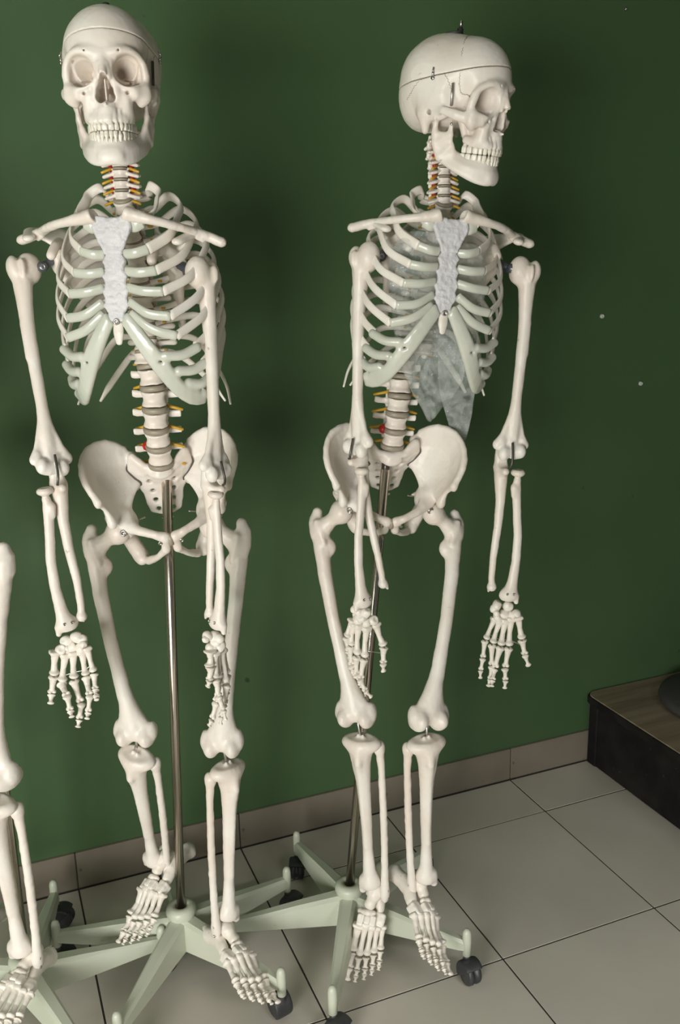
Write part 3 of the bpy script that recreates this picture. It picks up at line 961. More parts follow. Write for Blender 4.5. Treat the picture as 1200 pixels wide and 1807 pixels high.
# left foot rays: base, head, then the toe joints (mm, same frame as the tarsals)
TOES = [[(-25, -74, -32), (-30, -128, -52), (-29, -160, -58), (-28, -186, -60)],
        [(-10, -70, -25), (-13, -136, -50), (-12, -160, -55), (-12, -172, -58), (-12, -184, -60)],
        [(3, -71, -28), (2, -132, -51), (4, -154, -56), (5, -165, -59), (5, -176, -60)],
        [(14, -70, -34), (16, -124, -53), (18, -144, -57), (19, -154, -59), (19, -164, -60)],
        [(25, -66, -40), (29, -114, -55), (31, -133, -58), (32, -142, -60), (32, -151, -61)]]


def b_hipbone():
    """left; pelvis frame: origin midway between the hip joints"""
    s = Solid((-4, -76, -112), (152, 100, 168), 2.0)
    crest = [tuple(p) for p in spline([(119, -50, 84), (134, -34, 110), (140, -4, 135), (128, 30, 150), (96, 58, 150), (64, 74, 124)], 11)]
    mid = [tuple(p) for p in spline([(108, -42, 58), (118, -18, 76), (121, 10, 92), (107, 40, 102), (80, 60, 100), (54, 68, 90)], 11)]
    low = [tuple(p) for p in spline([(100, -38, 32), (98, -18, 36), (90, 10, 38), (76, 32, 48), (60, 48, 58), (48, 58, 60)], 11)]
    s.fan([low, mid, crest], [np.linspace(9, 8.5, 11), np.interp(np.arange(11), [0, 2, 5, 8, 10], [4, 3, 2.6, 3.4, 8]), np.interp(np.arange(11), [0, 5, 10], [6, 5, 7])], 1)
    s.path(crest, np.interp(np.arange(11), [0, 5, 10], [6.5, 6, 7]), 4)
    s.ell((119, -52, 80), (8, 8, 11), 5).ell((101, -44, 30), (9, 9, 12), 6)
    s.path([(52, 70, 108), (48, 64, 62), (52, 62, 46)], [12, 11, 8], 6)
    s.ell((88, 4, 2), (33, 33, 34), 10)
    s.path([(46, 56, 62), (62, 38, 44), (76, 10, 22), (66, -30, 12)], [7, 7.5, 9, 8], 6)
    s.path([(78, -20, 8), (54, -45, 7), (30, -57, 3), (9, -60, -8)], [14, 9, 8, 9.5], 6)
    s.path([(10, -60, -4), (11, -54, -34)], [10, 8.5], 5, sq=((0, 1, 0), .75)).ell((24, -62, 4), (6, 5, 5), 4)
    s.path([(11, -53, -36), (28, -36, -60), (48, -4, -84)], [7.5, 6.5, 9], 5)
    s.path([(86, 18, -18), (78, 28, -48), (63, 22, -82)], [19, 15.5, 16], 8).ell((61, 16, -86), (14, 20, 15), 6)
    s.path([(74, 34, -8), (54, 42, -20)], [8, 3.2], 5)
    s.ell((104, -8, -8), 28, 3, sub=True)
    s.path([(62, -20, -26), (40, -38, -24)], [8, 6], 4, sub=True)
    s.smooth(3).rough(.7, 18, 3).rough(.3, 5, 2)
    return s.skin()


def b_sacrum():
    s = Solid((-66, -8, -66), (66, 96, 130), 1.9)
    half = [[(0, 30, 92), (28, 36, 98), (50, 50, 116)], [(0, 42, 76), (30, 46, 80), (54, 56, 90)], [(0, 54, 54), (26, 55, 56), (47, 61, 62)],
            [(0, 60, 30), (20, 61, 30), (34, 66, 32)], [(0, 61, 8), (18, 62, 8), (32, 66, 10)], [(0, 56, -14), (14, 58, -13), (27, 62, -9)]]
    rows = [[(-p[0], p[1], p[2]) for p in reversed(r[1:])] + r for r in half]
    s.fan(rows, [[8, 8, 11, 8, 8], [9, 8, 11, 8, 9], [8, 7, 9, 7, 8], [6, 6, 8, 6, 6], [5, 5, 7, 5, 5], [4, 4, 5, 4, 4]], 1)
    s.ell((0, 30, 88), (24, 17, 10), 6, rot=('x', 28))
    for z, y, x in ((64, 44, 24), (40, 55, 20), (17, 60, 17), (-3, 58, 14)):
        s.path([(x, y - 16, z - 4), (x, y + 14, z)], [5.8, 4], 2, sub=True, mir=True)
    s.path([(0, 60, 20), (0, 82, 40), (0, 80, 70)], [4, 5, 5], 5)
    s.path([(0, 56, -14), (0, 50, -30), (2, 40, -48), (3, 32, -58)], [7, 6, 4.5, 2.2], 3).path([(0, 51, -26), (11, 51, -24)], [4, 2.4], 3, mir=True)
    s.smooth(1).rough(.9, 10, 3)
    return s.skin()


# ---- rib cage frame: mm, z = 0 at the foot of the twelfth thoracic vertebra
def spine_y(z):
    return float(np.interp(z, [-180, -120, -60, 0, 40, 110, 190, 250, 300, 350, 420], [4, -10, -12, 6, 22, 38, 36, 24, 8, -4, -2]))


RIB = {  # sternal joint, gristle joint, front-side, side, back angle (mm); None where there is none
    1: ((24, -31, 236), (46, -34, 240), (60, -14, 252), (58, 14, 268), (40, 36, 284)),
    2: ((15, -48, 196), (54, -46, 202), (82, -14, 218), (86, 20, 240), (60, 62, 264)),
    3: ((16, -57, 172), (66, -58, 172), (98, -22, 186), (106, 18, 208), (74, 74, 242)),
    4: ((17, -64, 149), (76, -68, 142), (110, -28, 156), (119, 16, 178), (82, 80, 217)),
    5: ((18, -71, 130), (84, -74, 105), (117, -30, 124), (127, 16, 147), (86, 84, 192)),
    6: ((18, -76, 114), (90, -74, 74), (122, -30, 94), (132, 16, 117), (88, 86, 167)),
    7: (None, (110, -50, 50), (124, -22, 62), (134, 16, 86), (89, 86, 141)),
    8: (None, (116, -40, 20), (126, -16, 32), (133, 18, 55), (88, 84, 116)),
    9: (None, (117, -28, -8), (124, -6, 3), (129, 22, 24), (86, 80, 91)),
    10: (None, (113, -14, -32), (119, 4, -23), (121, 26, -4), (82, 74, 66)),
    11: (None, (138, 12, -70), (128, 34, -44), (106, 54, -12), (70, 66, 30)),
    12: (None, (116, 56, -80), (100, 62, -58), (78, 64, -32), (48, 58, 0)),
}
GRISTLE = {7: [(112, -50, 48), (92, -66, 41), (70, -78, 44)], 8: [(118, -40, 19), (104, -55, 13), (84, -69, 16)],
           9: [(119, -28, -9), (110, -44, -14), (94, -58, -8)], 10: [(115, -14, -33), (112, -26, -37), (108, -36, -32)]}
MARGIN = [(12, -80, 98), (30, -84, 66), (47, -83, 34), (63, -77, 4), (79, -66, -24), (93, -50, -42), (105, -32, -47)]
INNER = [(18, -79, 108), (38, -83, 80), (54, -83, 56), (69, -78, 30), (79, -72, 4), (93, -58, -20), (109, -36, -35)]


def vert_z(i):
    return 268 - 22.3 * (i - .5)


def rib(i):
    S, C, A, L, B = RIB[i]
    z = vert_z(i) + 8; y = spine_y(z)
    H = (15, y + 8, z); Tb = (33, y + 30, z + 1)
    if i >= 11:
        Tb = (26, y + 22, z - 2)
    cv = spline([H, Tb, B, L, A, C] if i >= 11 else [H, Tb, B, ((B[0] * .35 + L[0] * .74), (B[1] * .62 + L[1] * .36), (B[2] * .48 + L[2] * .52)), L, A, C], 44)
    t = np.linspace(0, 1, 44)
    w = np.interp(t, [0, .06, .15, .3, .9, 1], [5, 4, 5, 6.6, 7.4, 7.8]) * (1.15 if i in (1, 2) else .92 if i > 10 else 1)
    th = np.interp(t, [0, .06, .2, .9, 1], [5, 3.4, 3.6, 2.8, 3.6])
    if i >= 11:
        w = w * np.interp(t, [0, .8, 1], [1, .9, .35]); th = th * np.interp(t, [0, .8, 1], [1, 1, .5])
    if i == 1:
        up = np.tile([.5, -.1, .8], (44, 1))
    else:
        up = np.tile([0, -.12, 1.], (44, 1)) + .25 * np.stack([cv[:, 0] / 120, cv[:, 1] * 0, 0 * t], 1) * -1
    v, f = sweep(cv, w, th, up, 10)
    return v * .001, f


def cartilage(i):
    S, C = RIB[i][0], RIB[i][1]
    A = np.array(RIB[i][2]); C = np.array(C, float); S = np.array(S, float)
    m = (C + S) / 2 + np.array([0, -7, -1 if i < 5 else -6])
    if i == 1:
        m = (C + S) / 2 + np.array([0, -4, -2])
    cv = spline([C, m, S + (m - S) * .1], 16)
    v, f = sweep(cv, np.linspace(9.5 if i == 1 else 8.0, 11 if i == 1 else 8.0, 16), 4.4, (0, -.1, 1), 12)
    return v * .001, f


def b_margin():
    """left: fused gristle of ribs seven to ten"""
    s = Solid((0, -100, -66), (130, -2, 122), 1.9)
    for i, p in GRISTLE.items():
        s.path(spline(p, 9), 8.4, 3)
    ed, inn = spline(MARGIN, 13), spline(INNER, 13)
    s.fan([ed, (ed + inn) / 2 + np.array([0, -2, 0]), inn], [[5.5] * 13, [5] * 13, [6] * 13], 3)
    s.path(ed, np.interp(np.arange(13), [0, 3, 12], [4.5, 5.5, 6]), 3)
    s.ell((61, -80, 36), (4, 14, 2.4), 2, sub=True, rot=('y', 25))
    s.smooth(2)
    return s.skin()
# ---------------------------------------------------------------- where each bone stands (metres, world; measured poses)
POSE = {"skull1": [[0.93855, 0.28118, -0.0215, 0.24203], [-0.28171, 0.93824, -0.02721, 1.44577], [0.01278, 0.03224, 0.97939, 1.61475], [0.0, 0.0, 0.0, 1.0]],
 "skull2": [[0.83362, -0.51252, 0.05294, 0.76799], [0.51331, 0.81739, -0.16968, 1.39153], [0.04458, 0.17206, 0.96375, 1.60818], [0.0, 0.0, 0.0, 1.0]],
 "thorax1": [[0.82147, 0.48384, -0.1128, 0.2649], [-0.4968, 0.80246, -0.17568, 1.4818], [0.00576, 0.2087, 0.93706, 1.2212], [0.0, 0.0, 0.0, 1.0]],
 "thorax2": [[0.93811, 0.19565, 0.05674, 0.7452], [-0.17914, 0.91968, -0.20909, 1.4364], [-0.09696, 0.19373, 0.93523, 1.2188], [0.0, 0.0, 0.0, 1.0]],
 "pelvis1": [[0.8829, 0.1368, -0.1053, 0.293], [-0.1584, 0.8613, -0.207, 1.52], [0.0693, 0.2214, 0.8694, 0.956], [0.0, 0.0, 0.0, 1.0]],
 "pelvis2": [[0.85084, 0.24742, -0.08099, 0.7], [-0.25721, 0.75472, -0.39605, 1.485], [-0.04183, 0.40228, 0.79299, 0.952], [0.0, 0.0, 0.0, 1.0]],
 "femA": [[0.76364, 0.43733, -0.0007, 0.20818], [-0.43692, 0.76298, 0.03858, 1.52898], [0.019, -0.03182, 0.91555, 0.94084], [0.0, 0.0, 0.0, 1.0]],
 "femB": [[0.77166, 0.42251, 0.02367, 0.36405], [-0.423, 0.77024, 0.05329, 1.4955], [0.00428, -0.05114, 0.99815, 0.94127], [0.0, 0.0, 0.0, 1.0]],
 "femC": [[0.65183, 0.59052, 0.02981, 0.61209], [-0.58028, 0.63103, 0.21009, 1.50337], [0.11311, -0.16576, 0.906, 0.93591], [0.0, 0.0, 0.0, 1.0]],
 "femD": [[0.86474, -0.04731, 0.16393, 0.77714], [-0.00102, 0.84064, 0.27314, 1.4509], [-0.16319, -0.25592, 0.86692, 0.92713], [0.0, 0.0, 0.0, 1.0]],
 "tibB": [[0.80106, -0.36164, 0.046, 0.3671], [0.36313, 0.80114, -0.02777, 1.47571], [-0.02905, 0.04221, 0.92114, 0.4909], [0.0, 0.0, 0.0, 1.0]],
 "tibC": [[0.61324, 0.62764, -0.06974, 0.60408], [-0.63033, 0.61374, -0.02109, 1.41209], [0.03197, 0.06152, 0.92192, 0.52403], [0.0, 0.0, 0.0, 1.0]],
 "tibD": [[0.87701, 0.06218, -0.03845, 0.7059], [-0.06582, 0.87261, -0.09564, 1.33582], [0.03047, 0.09536, 0.90016, 0.53589], [0.0, 0.0, 0.0, 1.0]],
 "tibA": [[0.56668, 0.64453, -0.10785, 0.19944], [-0.63013, 0.50603, -0.32654, 1.49132], [-0.16906, 0.27438, 0.8556, 0.54059], [0.0, 0.0, 0.0, 1.0]],
 "ftA": [[0.4604, 0.65859, -0.40585, 0.25513], [-0.7614, 0.46932, -0.10217, 1.6001], [0.13683, 0.39551, 0.79704, 0.24635], [0.0, 0.0, 0.0, 1.0]],
 "ftB": [[0.82956, -0.26791, 0.32398, 0.34563], [0.26223, 0.88993, 0.06448, 1.48675], [-0.32859, 0.03383, 0.86936, 0.13984], [0.0, 0.0, 0.0, 1.0]],
 "ftC": [[0.77305, 0.40961, -0.31546, 0.63773], [-0.49983, 0.44704, -0.64438, 1.41721], [-0.13217, 0.70518, 0.59174, 0.17551], [0.0, 0.0, 0.0, 1.0]],
 "ftD": [[0.77012, -0.03045, 0.52047, 0.7166], [0.21425, 0.86488, -0.26642, 1.38358], [-0.4753, 0.34052, 0.72321, 0.20643], [0.0, 0.0, 0.0, 1.0]],
 "hu1R": [[0.85239, -0.11379, -0.01124, 0.09951], [0.11095, 0.81041, 0.33654, 1.55437], [-0.02678, -0.26435, 1.03655, 1.39037], [0.0, 0.0, 0.0, 1.0]],
 "hu1L": [[0.66625, -0.54368, 0.0135, 0.34909], [0.53859, 0.66216, 0.12797, 1.39949], [-0.07504, -0.07454, 1.03835, 1.3778], [0.0, 0.0, 0.0, 1.0]],
 "hu2R": [[0.26087, 0.81691, 0.08311, 0.63581], [-0.8194, 0.25906, 0.0421, 1.44004], [0.01166, -0.07168, 1.09934, 1.40049], [0.0, 0.0, 0.0, 1.0]],
 "hu2L": [[0.84393, 0.14779, 0.09423, 0.92118], [-0.15243, 0.84486, 0.06418, 1.38899], [-0.06444, -0.06297, 1.08223, 1.37334], [0.0, 0.0, 0.0, 1.0]],
 "radius1R": [[0.98848, -0.14199, -0.05206, 0.09004], [0.14325, 0.98946, 0.0211, 1.4434], [0.04878, -0.02847, 0.99284, 1.04853], [0.0, 0.0, 0.0, 1.0]],
 "ulna1R": [[0.98961, -0.13002, -0.05972, 0.11317], [0.13174, 0.99097, 0.02421, 1.44817], [0.05766, -0.03275, 0.96954, 1.05793], [0.0, 0.0, 0.0, 1.0]],
 "radius1L": [[0.45147, 0.8917, 0.03156, 0.34181], [-0.8919, 0.45205, -0.01279, 1.36489], [-0.02638, -0.02299, 0.97258, 1.03307], [0.0, 0.0, 0.0, 1.0]],
 "ulna1L": [[0.78057, -0.62065, 0.07075, 0.34268], [0.62446, 0.77953, -0.04651, 1.37473], [-0.02756, 0.08439, 0.94999, 1.04757], [0.0, 0.0, 0.0, 1.0]],
 "radius2R": [[0.9846, -0.16641, 0.05595, 0.61947], [0.16008, 0.98136, 0.11109, 1.42242], [-0.07026, -0.09614, 1.03712, 1.03403], [0.0, 0.0, 0.0, 1.0]],
 "ulna2R": [[0.2835, 0.94725, -0.15345, 0.61538], [-0.94405, 0.30306, 0.13354, 1.43872], [0.16851, 0.10423, 1.00629, 1.05687], [0.0, 0.0, 0.0, 1.0]],
 "radius2L": [[0.94666, 0.32026, 0.03741, 0.90205], [-0.31994, 0.94733, -0.01516, 1.36262], [-0.03835, 0.00227, 1.04999, 1.01519], [0.0, 0.0, 0.0, 1.0]],
 "ulna2L": [[0.98201, 0.17872, 0.06075, 0.87544], [-0.17752, 0.98381, -0.02463, 1.37117], [-0.06444, 0.01345, 0.99372, 1.02658], [0.0, 0.0, 0.0, 1.0]],
 "hand1R": {"carpal": [[0.1011, 1.4489, 0.7887], [0.1168, 1.4382, 0.7967], [0.124, 1.431, 0.7944], [0.1248, 1.4242, 0.7888], [0.0898, 1.4449, 0.7765], [0.1002, 1.445, 0.7764], [0.1097, 1.4443, 0.7794], [0.1209, 1.4365, 0.7759]],
 "f": [[[0.0808, 1.4463, 0.7733], [0.0752, 1.4478, 0.7311], [0.0687, 1.4504, 0.6989], [0.0649, 1.4403, 0.6848]], [[0.0961, 1.4466, 0.7651], [0.0857, 1.4402, 0.7193], [0.0904, 1.4132, 0.7076], [0.0935, 1.4119, 0.6809], [0.0941, 1.4013, 0.6737]], [[0.1085, 1.4416, 0.7684], [0.1047, 1.4329, 0.7242], [0.1122, 1.4252, 0.6843], [0.1067, 1.4275, 0.6557], [0.1024, 1.4221, 0.6438]], [[0.1221, 1.436, 0.769], [0.1238, 1.4264, 0.7292], [0.125, 1.4064, 0.704], [0.1201, 1.4084, 0.674], [0.1161, 1.3986, 0.6672]], [[0.1304, 1.4327, 0.7763], [0.1368, 1.424, 0.7338], [0.1352, 1.4121, 0.71], [0.1349, 1.4002, 0.7035], [0.1335, 1.3908, 0.7014]]],
 "x": [0.9885, 0.1433, 0.0488]},
 "hand1L": {"carpal": [[0.3286, 1.3745, 0.7861], [0.3341, 1.368, 0.7842], [0.3155, 1.3712, 0.7879], [0.3122, 1.3661, 0.786], [0.32, 1.3694, 0.7688], [0.3282, 1.3704, 0.7693], [0.3354, 1.3707, 0.769], [0.3304, 1.3695, 0.7776]],
 "f": [[[0.317, 1.362, 0.7656], [0.3162, 1.3623, 0.7379], [0.3138, 1.3633, 0.7133], [0.31, 1.3648, 0.7006]], [[0.326, 1.3691, 0.7578], [0.3257, 1.3692, 0.7102], [0.3286, 1.3681, 0.679], [0.3351, 1.3655, 0.6537], [0.3382, 1.3642, 0.6331]], [[0.3331, 1.3792, 0.7567], [0.3328, 1.3793, 0.7015], [0.3268, 1.3818, 0.6615], [0.3187, 1.385, 0.6302], [0.3131, 1.3873, 0.6184]], [[0.342, 1.3864, 0.754], [0.3473, 1.3843, 0.6894], [0.3412, 1.3867, 0.6532], [0.3362, 1.3887, 0.6304], [0.3346, 1.3894, 0.6149]], [[0.3467, 1.3953, 0.7487], [0.3523, 1.393, 0.7031], [0.3491, 1.3943, 0.6717], [0.3462, 1.3955, 0.6535], [0.3448, 1.396, 0.6429]]],
 "x": [0.4515, -0.8919, -0.0264]},
 "hand2R": {"carpal": [[0.6144, 1.4019, 0.7726], [0.6039, 1.4083, 0.7734], [0.5982, 1.4127, 0.7766], [0.6009, 1.4149, 0.766], [0.6277, 1.4008, 0.7545], [0.6164, 1.4032, 0.7523], [0.6068, 1.4055, 0.7618], [0.6017, 1.4092, 0.7571]],
 "f": [[[0.6344, 1.4023, 0.7453], [0.6479, 1.3969, 0.7005], [0.6465, 1.3974, 0.6677], [0.6497, 1.403, 0.6481]], [[0.6163, 1.4032, 0.7415], [0.6126, 1.4073, 0.6794], [0.6058, 1.41, 0.6386], [0.6151, 1.4062, 0.6153], [0.626, 1.4018, 0.6021]], [[0.6027, 1.4087, 0.7467], [0.5995, 1.4111, 0.6853], [0.6023, 1.4197, 0.645], [0.6134, 1.4216, 0.6217], [0.622, 1.4196, 0.6061]], [[0.5951, 1.4118, 0.7501], [0.5901, 1.4177, 0.7044], [0.5924, 1.4206, 0.6637], [0.5996, 1.4254, 0.6472], [0.6069, 1.4275, 0.6365]], [[0.5923, 1.413, 0.7567], [0.5834, 1.4209, 0.7219], [0.5894, 1.4259, 0.6923], [0.5941, 1.4282, 0.6755], [0.598, 1.4299, 0.6609]]],
 "x": [0.9846, 0.1601, -0.0703]},
 "hand2L": {"carpal": [[0.8932, 1.3696, 0.7508], [0.872, 1.3739, 0.7556], [0.8655, 1.3722, 0.7486], [0.8662, 1.3655, 0.7421], [0.9047, 1.3563, 0.7391], [0.8975, 1.3636, 0.7343], [0.8872, 1.371, 0.7354], [0.8749, 1.3727, 0.729]],
 "f": [[[0.9063, 1.3535, 0.7317], [0.9145, 1.3502, 0.6862], [0.9207, 1.3477, 0.655], [0.9286, 1.3445, 0.6299]], [[0.8972, 1.3637, 0.7268], [0.891, 1.3591, 0.6706], [0.8855, 1.3613, 0.6281], [0.8871, 1.3607, 0.6033], [0.8858, 1.3612, 0.5854]], [[0.8872, 1.3678, 0.7235], [0.8759, 1.3645, 0.6726], [0.8665, 1.3683, 0.6276], [0.8569, 1.3596, 0.6096], [0.8506, 1.3516, 0.6009]], [[0.8771, 1.3718, 0.7223], [0.8617, 1.3715, 0.6774], [0.8619, 1.3714, 0.6326], [0.8597, 1.3723, 0.6052], [0.852, 1.3676, 0.5937]], [[0.8681, 1.3755, 0.7274], [0.8498, 1.3777, 0.6854], [0.8467, 1.379, 0.6487], [0.8434, 1.3803, 0.6241], [0.8432, 1.3804, 0.6065]]],
 "x": [0.9467, -0.3199, -0.0383]},
 "clav1R": [[0.61636, 0.91752, -0.12546, 0.19119], [-0.88047, 0.6423, 0.17922, 1.42198], [0.21406, 0.0, 1.09843, 1.44908], [0.0, 0.0, 0.0, 1.0]],
 "scap1R": [[0.99124, -0.06067, -0.1175, 0.14436], [0.0384, 0.98237, -0.183, 1.55338], [0.12654, 0.17688, 0.9761, 1.39053], [0.0, 0.0, 0.0, 1.0]],
 "clav1L": [[0.91169, 0.04689, 0.35251, 0.23926], [-0.0382, 1.11902, -0.01477, 1.39398], [-0.30287, 0.0, 1.06298, 1.4515], [0.0, 0.0, 0.0, 1.0]],
 "scap1L": [[0.42757, 0.89634, -0.1175, 0.31974], [-0.89646, 0.40361, -0.183, 1.42871], [-0.11659, 0.18359, 0.9761, 1.37906], [0.0, 0.0, 0.0, 1.0]],
 "clav2R": [[0.74718, 0.72131, -0.11286, 0.72947], [-0.62902, 0.8568, 0.09502, 1.35283], [0.12979, 0.0, 1.11024, 1.45073], [0.0, 0.0, 0.0, 1.0]],
 "scap2R": [[0.9241, -0.37749, 0.0591, 0.67828], [0.38101, 0.89856, -0.2178, 1.44358], [0.02911, 0.22378, 0.9742, 1.39767], [0.0, 0.0, 0.0, 1.0]],
 "clav2L": [[1.01515, -0.29123, 0.30421, 0.7759], [0.27337, 1.08147, 0.08192, 1.34447], [-0.30817, 0.0, 1.07478, 1.44882], [0.0, 0.0, 0.0, 1.0]],
 "scap2L": [[0.69617, 0.7154, 0.0591, 0.88382], [-0.69041, 0.68987, -0.2178, 1.41671], [-0.19658, 0.11082, 0.9742, 1.37792], [0.0, 0.0, 0.0, 1.0]],
 "lumbar1": [[0.2885, 1.5247, 1.0528], [0.2842, 1.5099, 1.0858], [0.2797, 1.4981, 1.1176], [0.278, 1.4897, 1.1524], [0.2764, 1.486, 1.1879], [0.2728, 1.4858, 1.2234]],
 "lumbar2": [[0.7002, 1.4681, 1.0589], [0.7011, 1.459, 1.0889], [0.7031, 1.4523, 1.12], [0.706, 1.4498, 1.1515], [0.7098, 1.4517, 1.1851], [0.7167, 1.4551, 1.2192]],
 "neck1": [[0.2379, 1.4401, 1.4708], [0.2439, 1.4505, 1.5816]],
 "neck2": [[0.7614, 1.3865, 1.4678], [0.7641, 1.4006, 1.5761]],
 "femE": [[0.60396, 0.69374, 0.01885, -0.02154], [-0.6927, 0.60109, 0.07244, 1.46555], [0.04231, -0.06174, 0.91695, 0.95834], [0.0, 0.0, 0.0, 1.0]],
 "tibE": [[0.68786, 0.60894, -0.0493, -0.04146], [-0.60988, 0.68007, -0.10934, 1.43636], [-0.03593, 0.11443, 0.91215, 0.54267], [0.0, 0.0, 0.0, 1.0]],
 "ftE": [[0.76345, 0.50272, 0.104, -0.00229], [-0.50624, 0.76819, 0.00298, 1.47893], [-0.08521, -0.0597, 0.9141, 0.20504], [0.0, 0.0, 0.0, 1.0]]}
# ---------------------------------------------------------------- bone meshes, made once and shared
def bone(name, part, mat='bone'):
    return mesh(name, part, MAT[mat])


B = {}
cran, capp = b_cranium()
B['cranium'] = bone('cranium', cran); B['skullcap'] = bone('skullcap', capp); B['jawbone'] = bone('jawbone', b_mandible())
for k_ in ('front', 'canine', 'molar'):
    B['tooth_' + k_] = bone('tooth', b_tooth(k_), 'tooth')
B['lumbar'] = bone('vertebra', b_lumbar()); B['thoracic'] = bone('vertebra', b_thoracic()); B['cervical'] = bone('vertebra', b_cervical())
mn, bd, xp = b_sternum()
B['manubrium'] = bone('manubrium', mn, 'plaster'); B['breastbone'] = bone('breastbone', bd, 'plaster'); B['xiphoid'] = bone('xiphoid', xp, 'bone_pale')


def pair(name, part, mat='bone'):
    B[name + 'L'] = bone(name, part, mat); B[name + 'R'] = bone(name, mirror(part), mat)


pair('collarbone', b_clavicle()); pair('shoulder_blade', b_scapula())
pair('humerus', b_humerus()); pair('radius', b_radius()); pair('ulna', b_ulna())
pair('femur', b_femur()); pair('tibia', b_tibia()); pair('fibula', b_fibula()); pair('hip_bone', b_hipbone())
B['sacrum'] = bone('sacrum', b_sacrum())
for i in range(1, 13):
    pair('rib%d' % i, rib(i), 'bone_pale')
    if i <= 6:
        pair('cart%d' % i, cartilage(i), 'gristle')
pair('margin', b_margin(), 'gristle')
for k_ in ('metacarpal', 'proximal', 'middle', 'distal'):
    B[k_] = bone('finger_bone', b_finger(k_), 'bone_pale')
for i in range(8):
    B['carpal%d' % i] = bone('carpal', b_carpal(i + 3), 'bone_pale')
for k_, p_ in b_tarsals().items():
    pair(k_, p_, 'bone_pale')
LEN = dict(metacarpal=.0625, proximal=.0430, middle=.0285, distal=.0215)
B['disc'] = bone('disc', lathe([(.0195, -.0046), (.0235, -.0042), (.0245, 0), (.0235, .0042), (.0195, .0046)], 24, 1, .78), 'disc')
B['nerve'] = bone('nerve', merge(lathe([(.0016, 0), (.0026, .001), (.0024, .018), (.0022, .026), (.0012, .0275)], 10)), 'nerve')
B['bead'] = bone('bead', lathe([(.0015, -.006), (.0045, -.004), (.0055, 0), (.0045, .004), (.0015, .006)], 12), 'artery')
B['herniation'] = bone('herniation', lathe([(.002, -.009), (.0075, -.006), (.0095, 0), (.0075, .006), (.002, .009)], 14), 'artery')
B['screw'] = bone('screw', lathe([(.0042, 0), (.0048, .0006), (.0044, .0018), (.0028, .0026), (.0026, .0012), (.0005, .001)], 14), 'steel')


def ray_bone(kind, p, q, xdir, wid, parent, name):
    p, q = Vector(p), Vector(q)
    L = (q - p).length
    return link(name, B[kind], parent, frame(p - q, xdir, p, (wid, wid, L / LEN[kind] * .955)))


def suture(pts, seed):
    """thin wavy seam laid on the skull"""
    allv = np.vstack([cran[0], capp[0]]); ctr = np.array([0, 0, .045]); dr = allv - ctr; rr = np.linalg.norm(dr, axis=1); dr /= rr[:, None]
    r_ = np.random.RandomState(seed); cv = spline(np.array(pts) * .001, 46); t = np.gradient(cv, axis=0)
    out = []
    for q in range(len(cv)):
        d = cv[q] - ctr; nrm = d / np.linalg.norm(d); sd = np.cross(nrm, t[q]); sd /= np.linalg.norm(sd)
        d = d + sd * (.0014 * (-1) ** q * r_.uniform(.2, 1)); d /= np.linalg.norm(d)
        j = np.argsort(-(dr @ d))[:3]
        out.append(ctr + d * (rr[j].mean() + .00002))
    return mesh('suture_line', sweep(out, .00042, .00042, (0.1, .2, 1), 6), MAT['seam'])


SUTURES = []
for m_ in (1, -1):
    SUTURES.append(suture([(m_ * x, y, z) for x, y, z in ((1, -22, 118), (22, -26, 112), (45, -34, 92), (58, -42, 68), (60, -46, 44))], 3))
    SUTURES.append(suture([(m_ * x, y, z) for x, y, z in ((62, -34, 32), (66, -24, 52), (68, -6, 60), (70, 14, 50), (66, 36, 28), (62, 50, 14))], 5))
    SUTURES.append(suture([(m_ * x, y, z) for x, y, z in ((60, -46, 44), (58, -52, 30), (56, -62, 28), (54, -70, 30))], 7))


def skull(n, root):
    M = Matrix(POSE['skull%d' % n])
    sk_ = link('skull', B['cranium'], root, M)
    link('skullcap', B['skullcap'], sk_, M)
    link('jawbone', B['jawbone'], sk_, M)
    for up in (True, False):
        for x, y, a, w, kind in tooth_row(up):
            for sx in (1, -1):
                t = Matrix.Translation((sx * x * .001, y * .001, -.0435 if up else -.0665)) @ Matrix.Rotation(a * sx, 4, 'Z') \
                    @ (Matrix.Identity(4) if up else Matrix.Rotation(math.pi, 4, 'Y')) @ Matrix.Diagonal((w, 1, 1, 1))
                link('tooth', B['tooth_' + kind], sk_, M @ t)
    T = lambda part, mat, name: link(name, mesh(name, (np.array(part[0]) * .001, part[1]), MAT[mat]), sk_, M)
    T(merge(lathe([(6, 113), (6, 121), (5, 122), (5, 128), (3, 129)], 16)), 'dark_metal', 'hanging_bolt')
    if n == 2:
        T(merge(lathe([(2.6, 129), (2.6, 139), (1.6, 140)], 12)), 'steel', 'bolt_tip')
        c = np.linspace(0, 2 * math.pi, 25)
        T(sweep(np.stack([-5 + 9 * np.cos(c), 11 + 14 * np.sin(c), 120 - 2.5 * np.sin(c)], 1), 1.8, 1.8, (0, 0, 1), 8, cap=False), 'caster', 'ring')
    for cv_ in SUTURES:
        link('suture_line', cv_, sk_, M)
    for s in (1, -1):
        T(rod((s * 63.5, -36, 44), (s * 62, -37, 12), 2.1), 'dark_metal' if s > 0 else 'steel', 'spring_pin')
        T(merge(rod((s * 71, -3, 49), (s * 73.5, -3, 58), 1.6), rod((s * 73.5, -3, 58), (s * 71, -2, 64), 1.3),
                tm(lathe([(2.6, -1.5), (3.2, 0), (2.4, 1.6)], 12), Matrix(((0, 0, 1, s * 72), (0, 1, 0, -3), (-1, 0, 0, 49), (0, 0, 0, 1))))), 'steel', 'latch_hook')
        T(tm(lathe([(2.0, -1), (2.6, 0), (1.6, 1.4)], 12), Matrix(((0, 0, s, s * 51.5), (0, 1, 0, -36), (-s, 0, 0, -14), (0, 0, 0, 1)))), 'steel', 'jaw_screw')
    return sk_


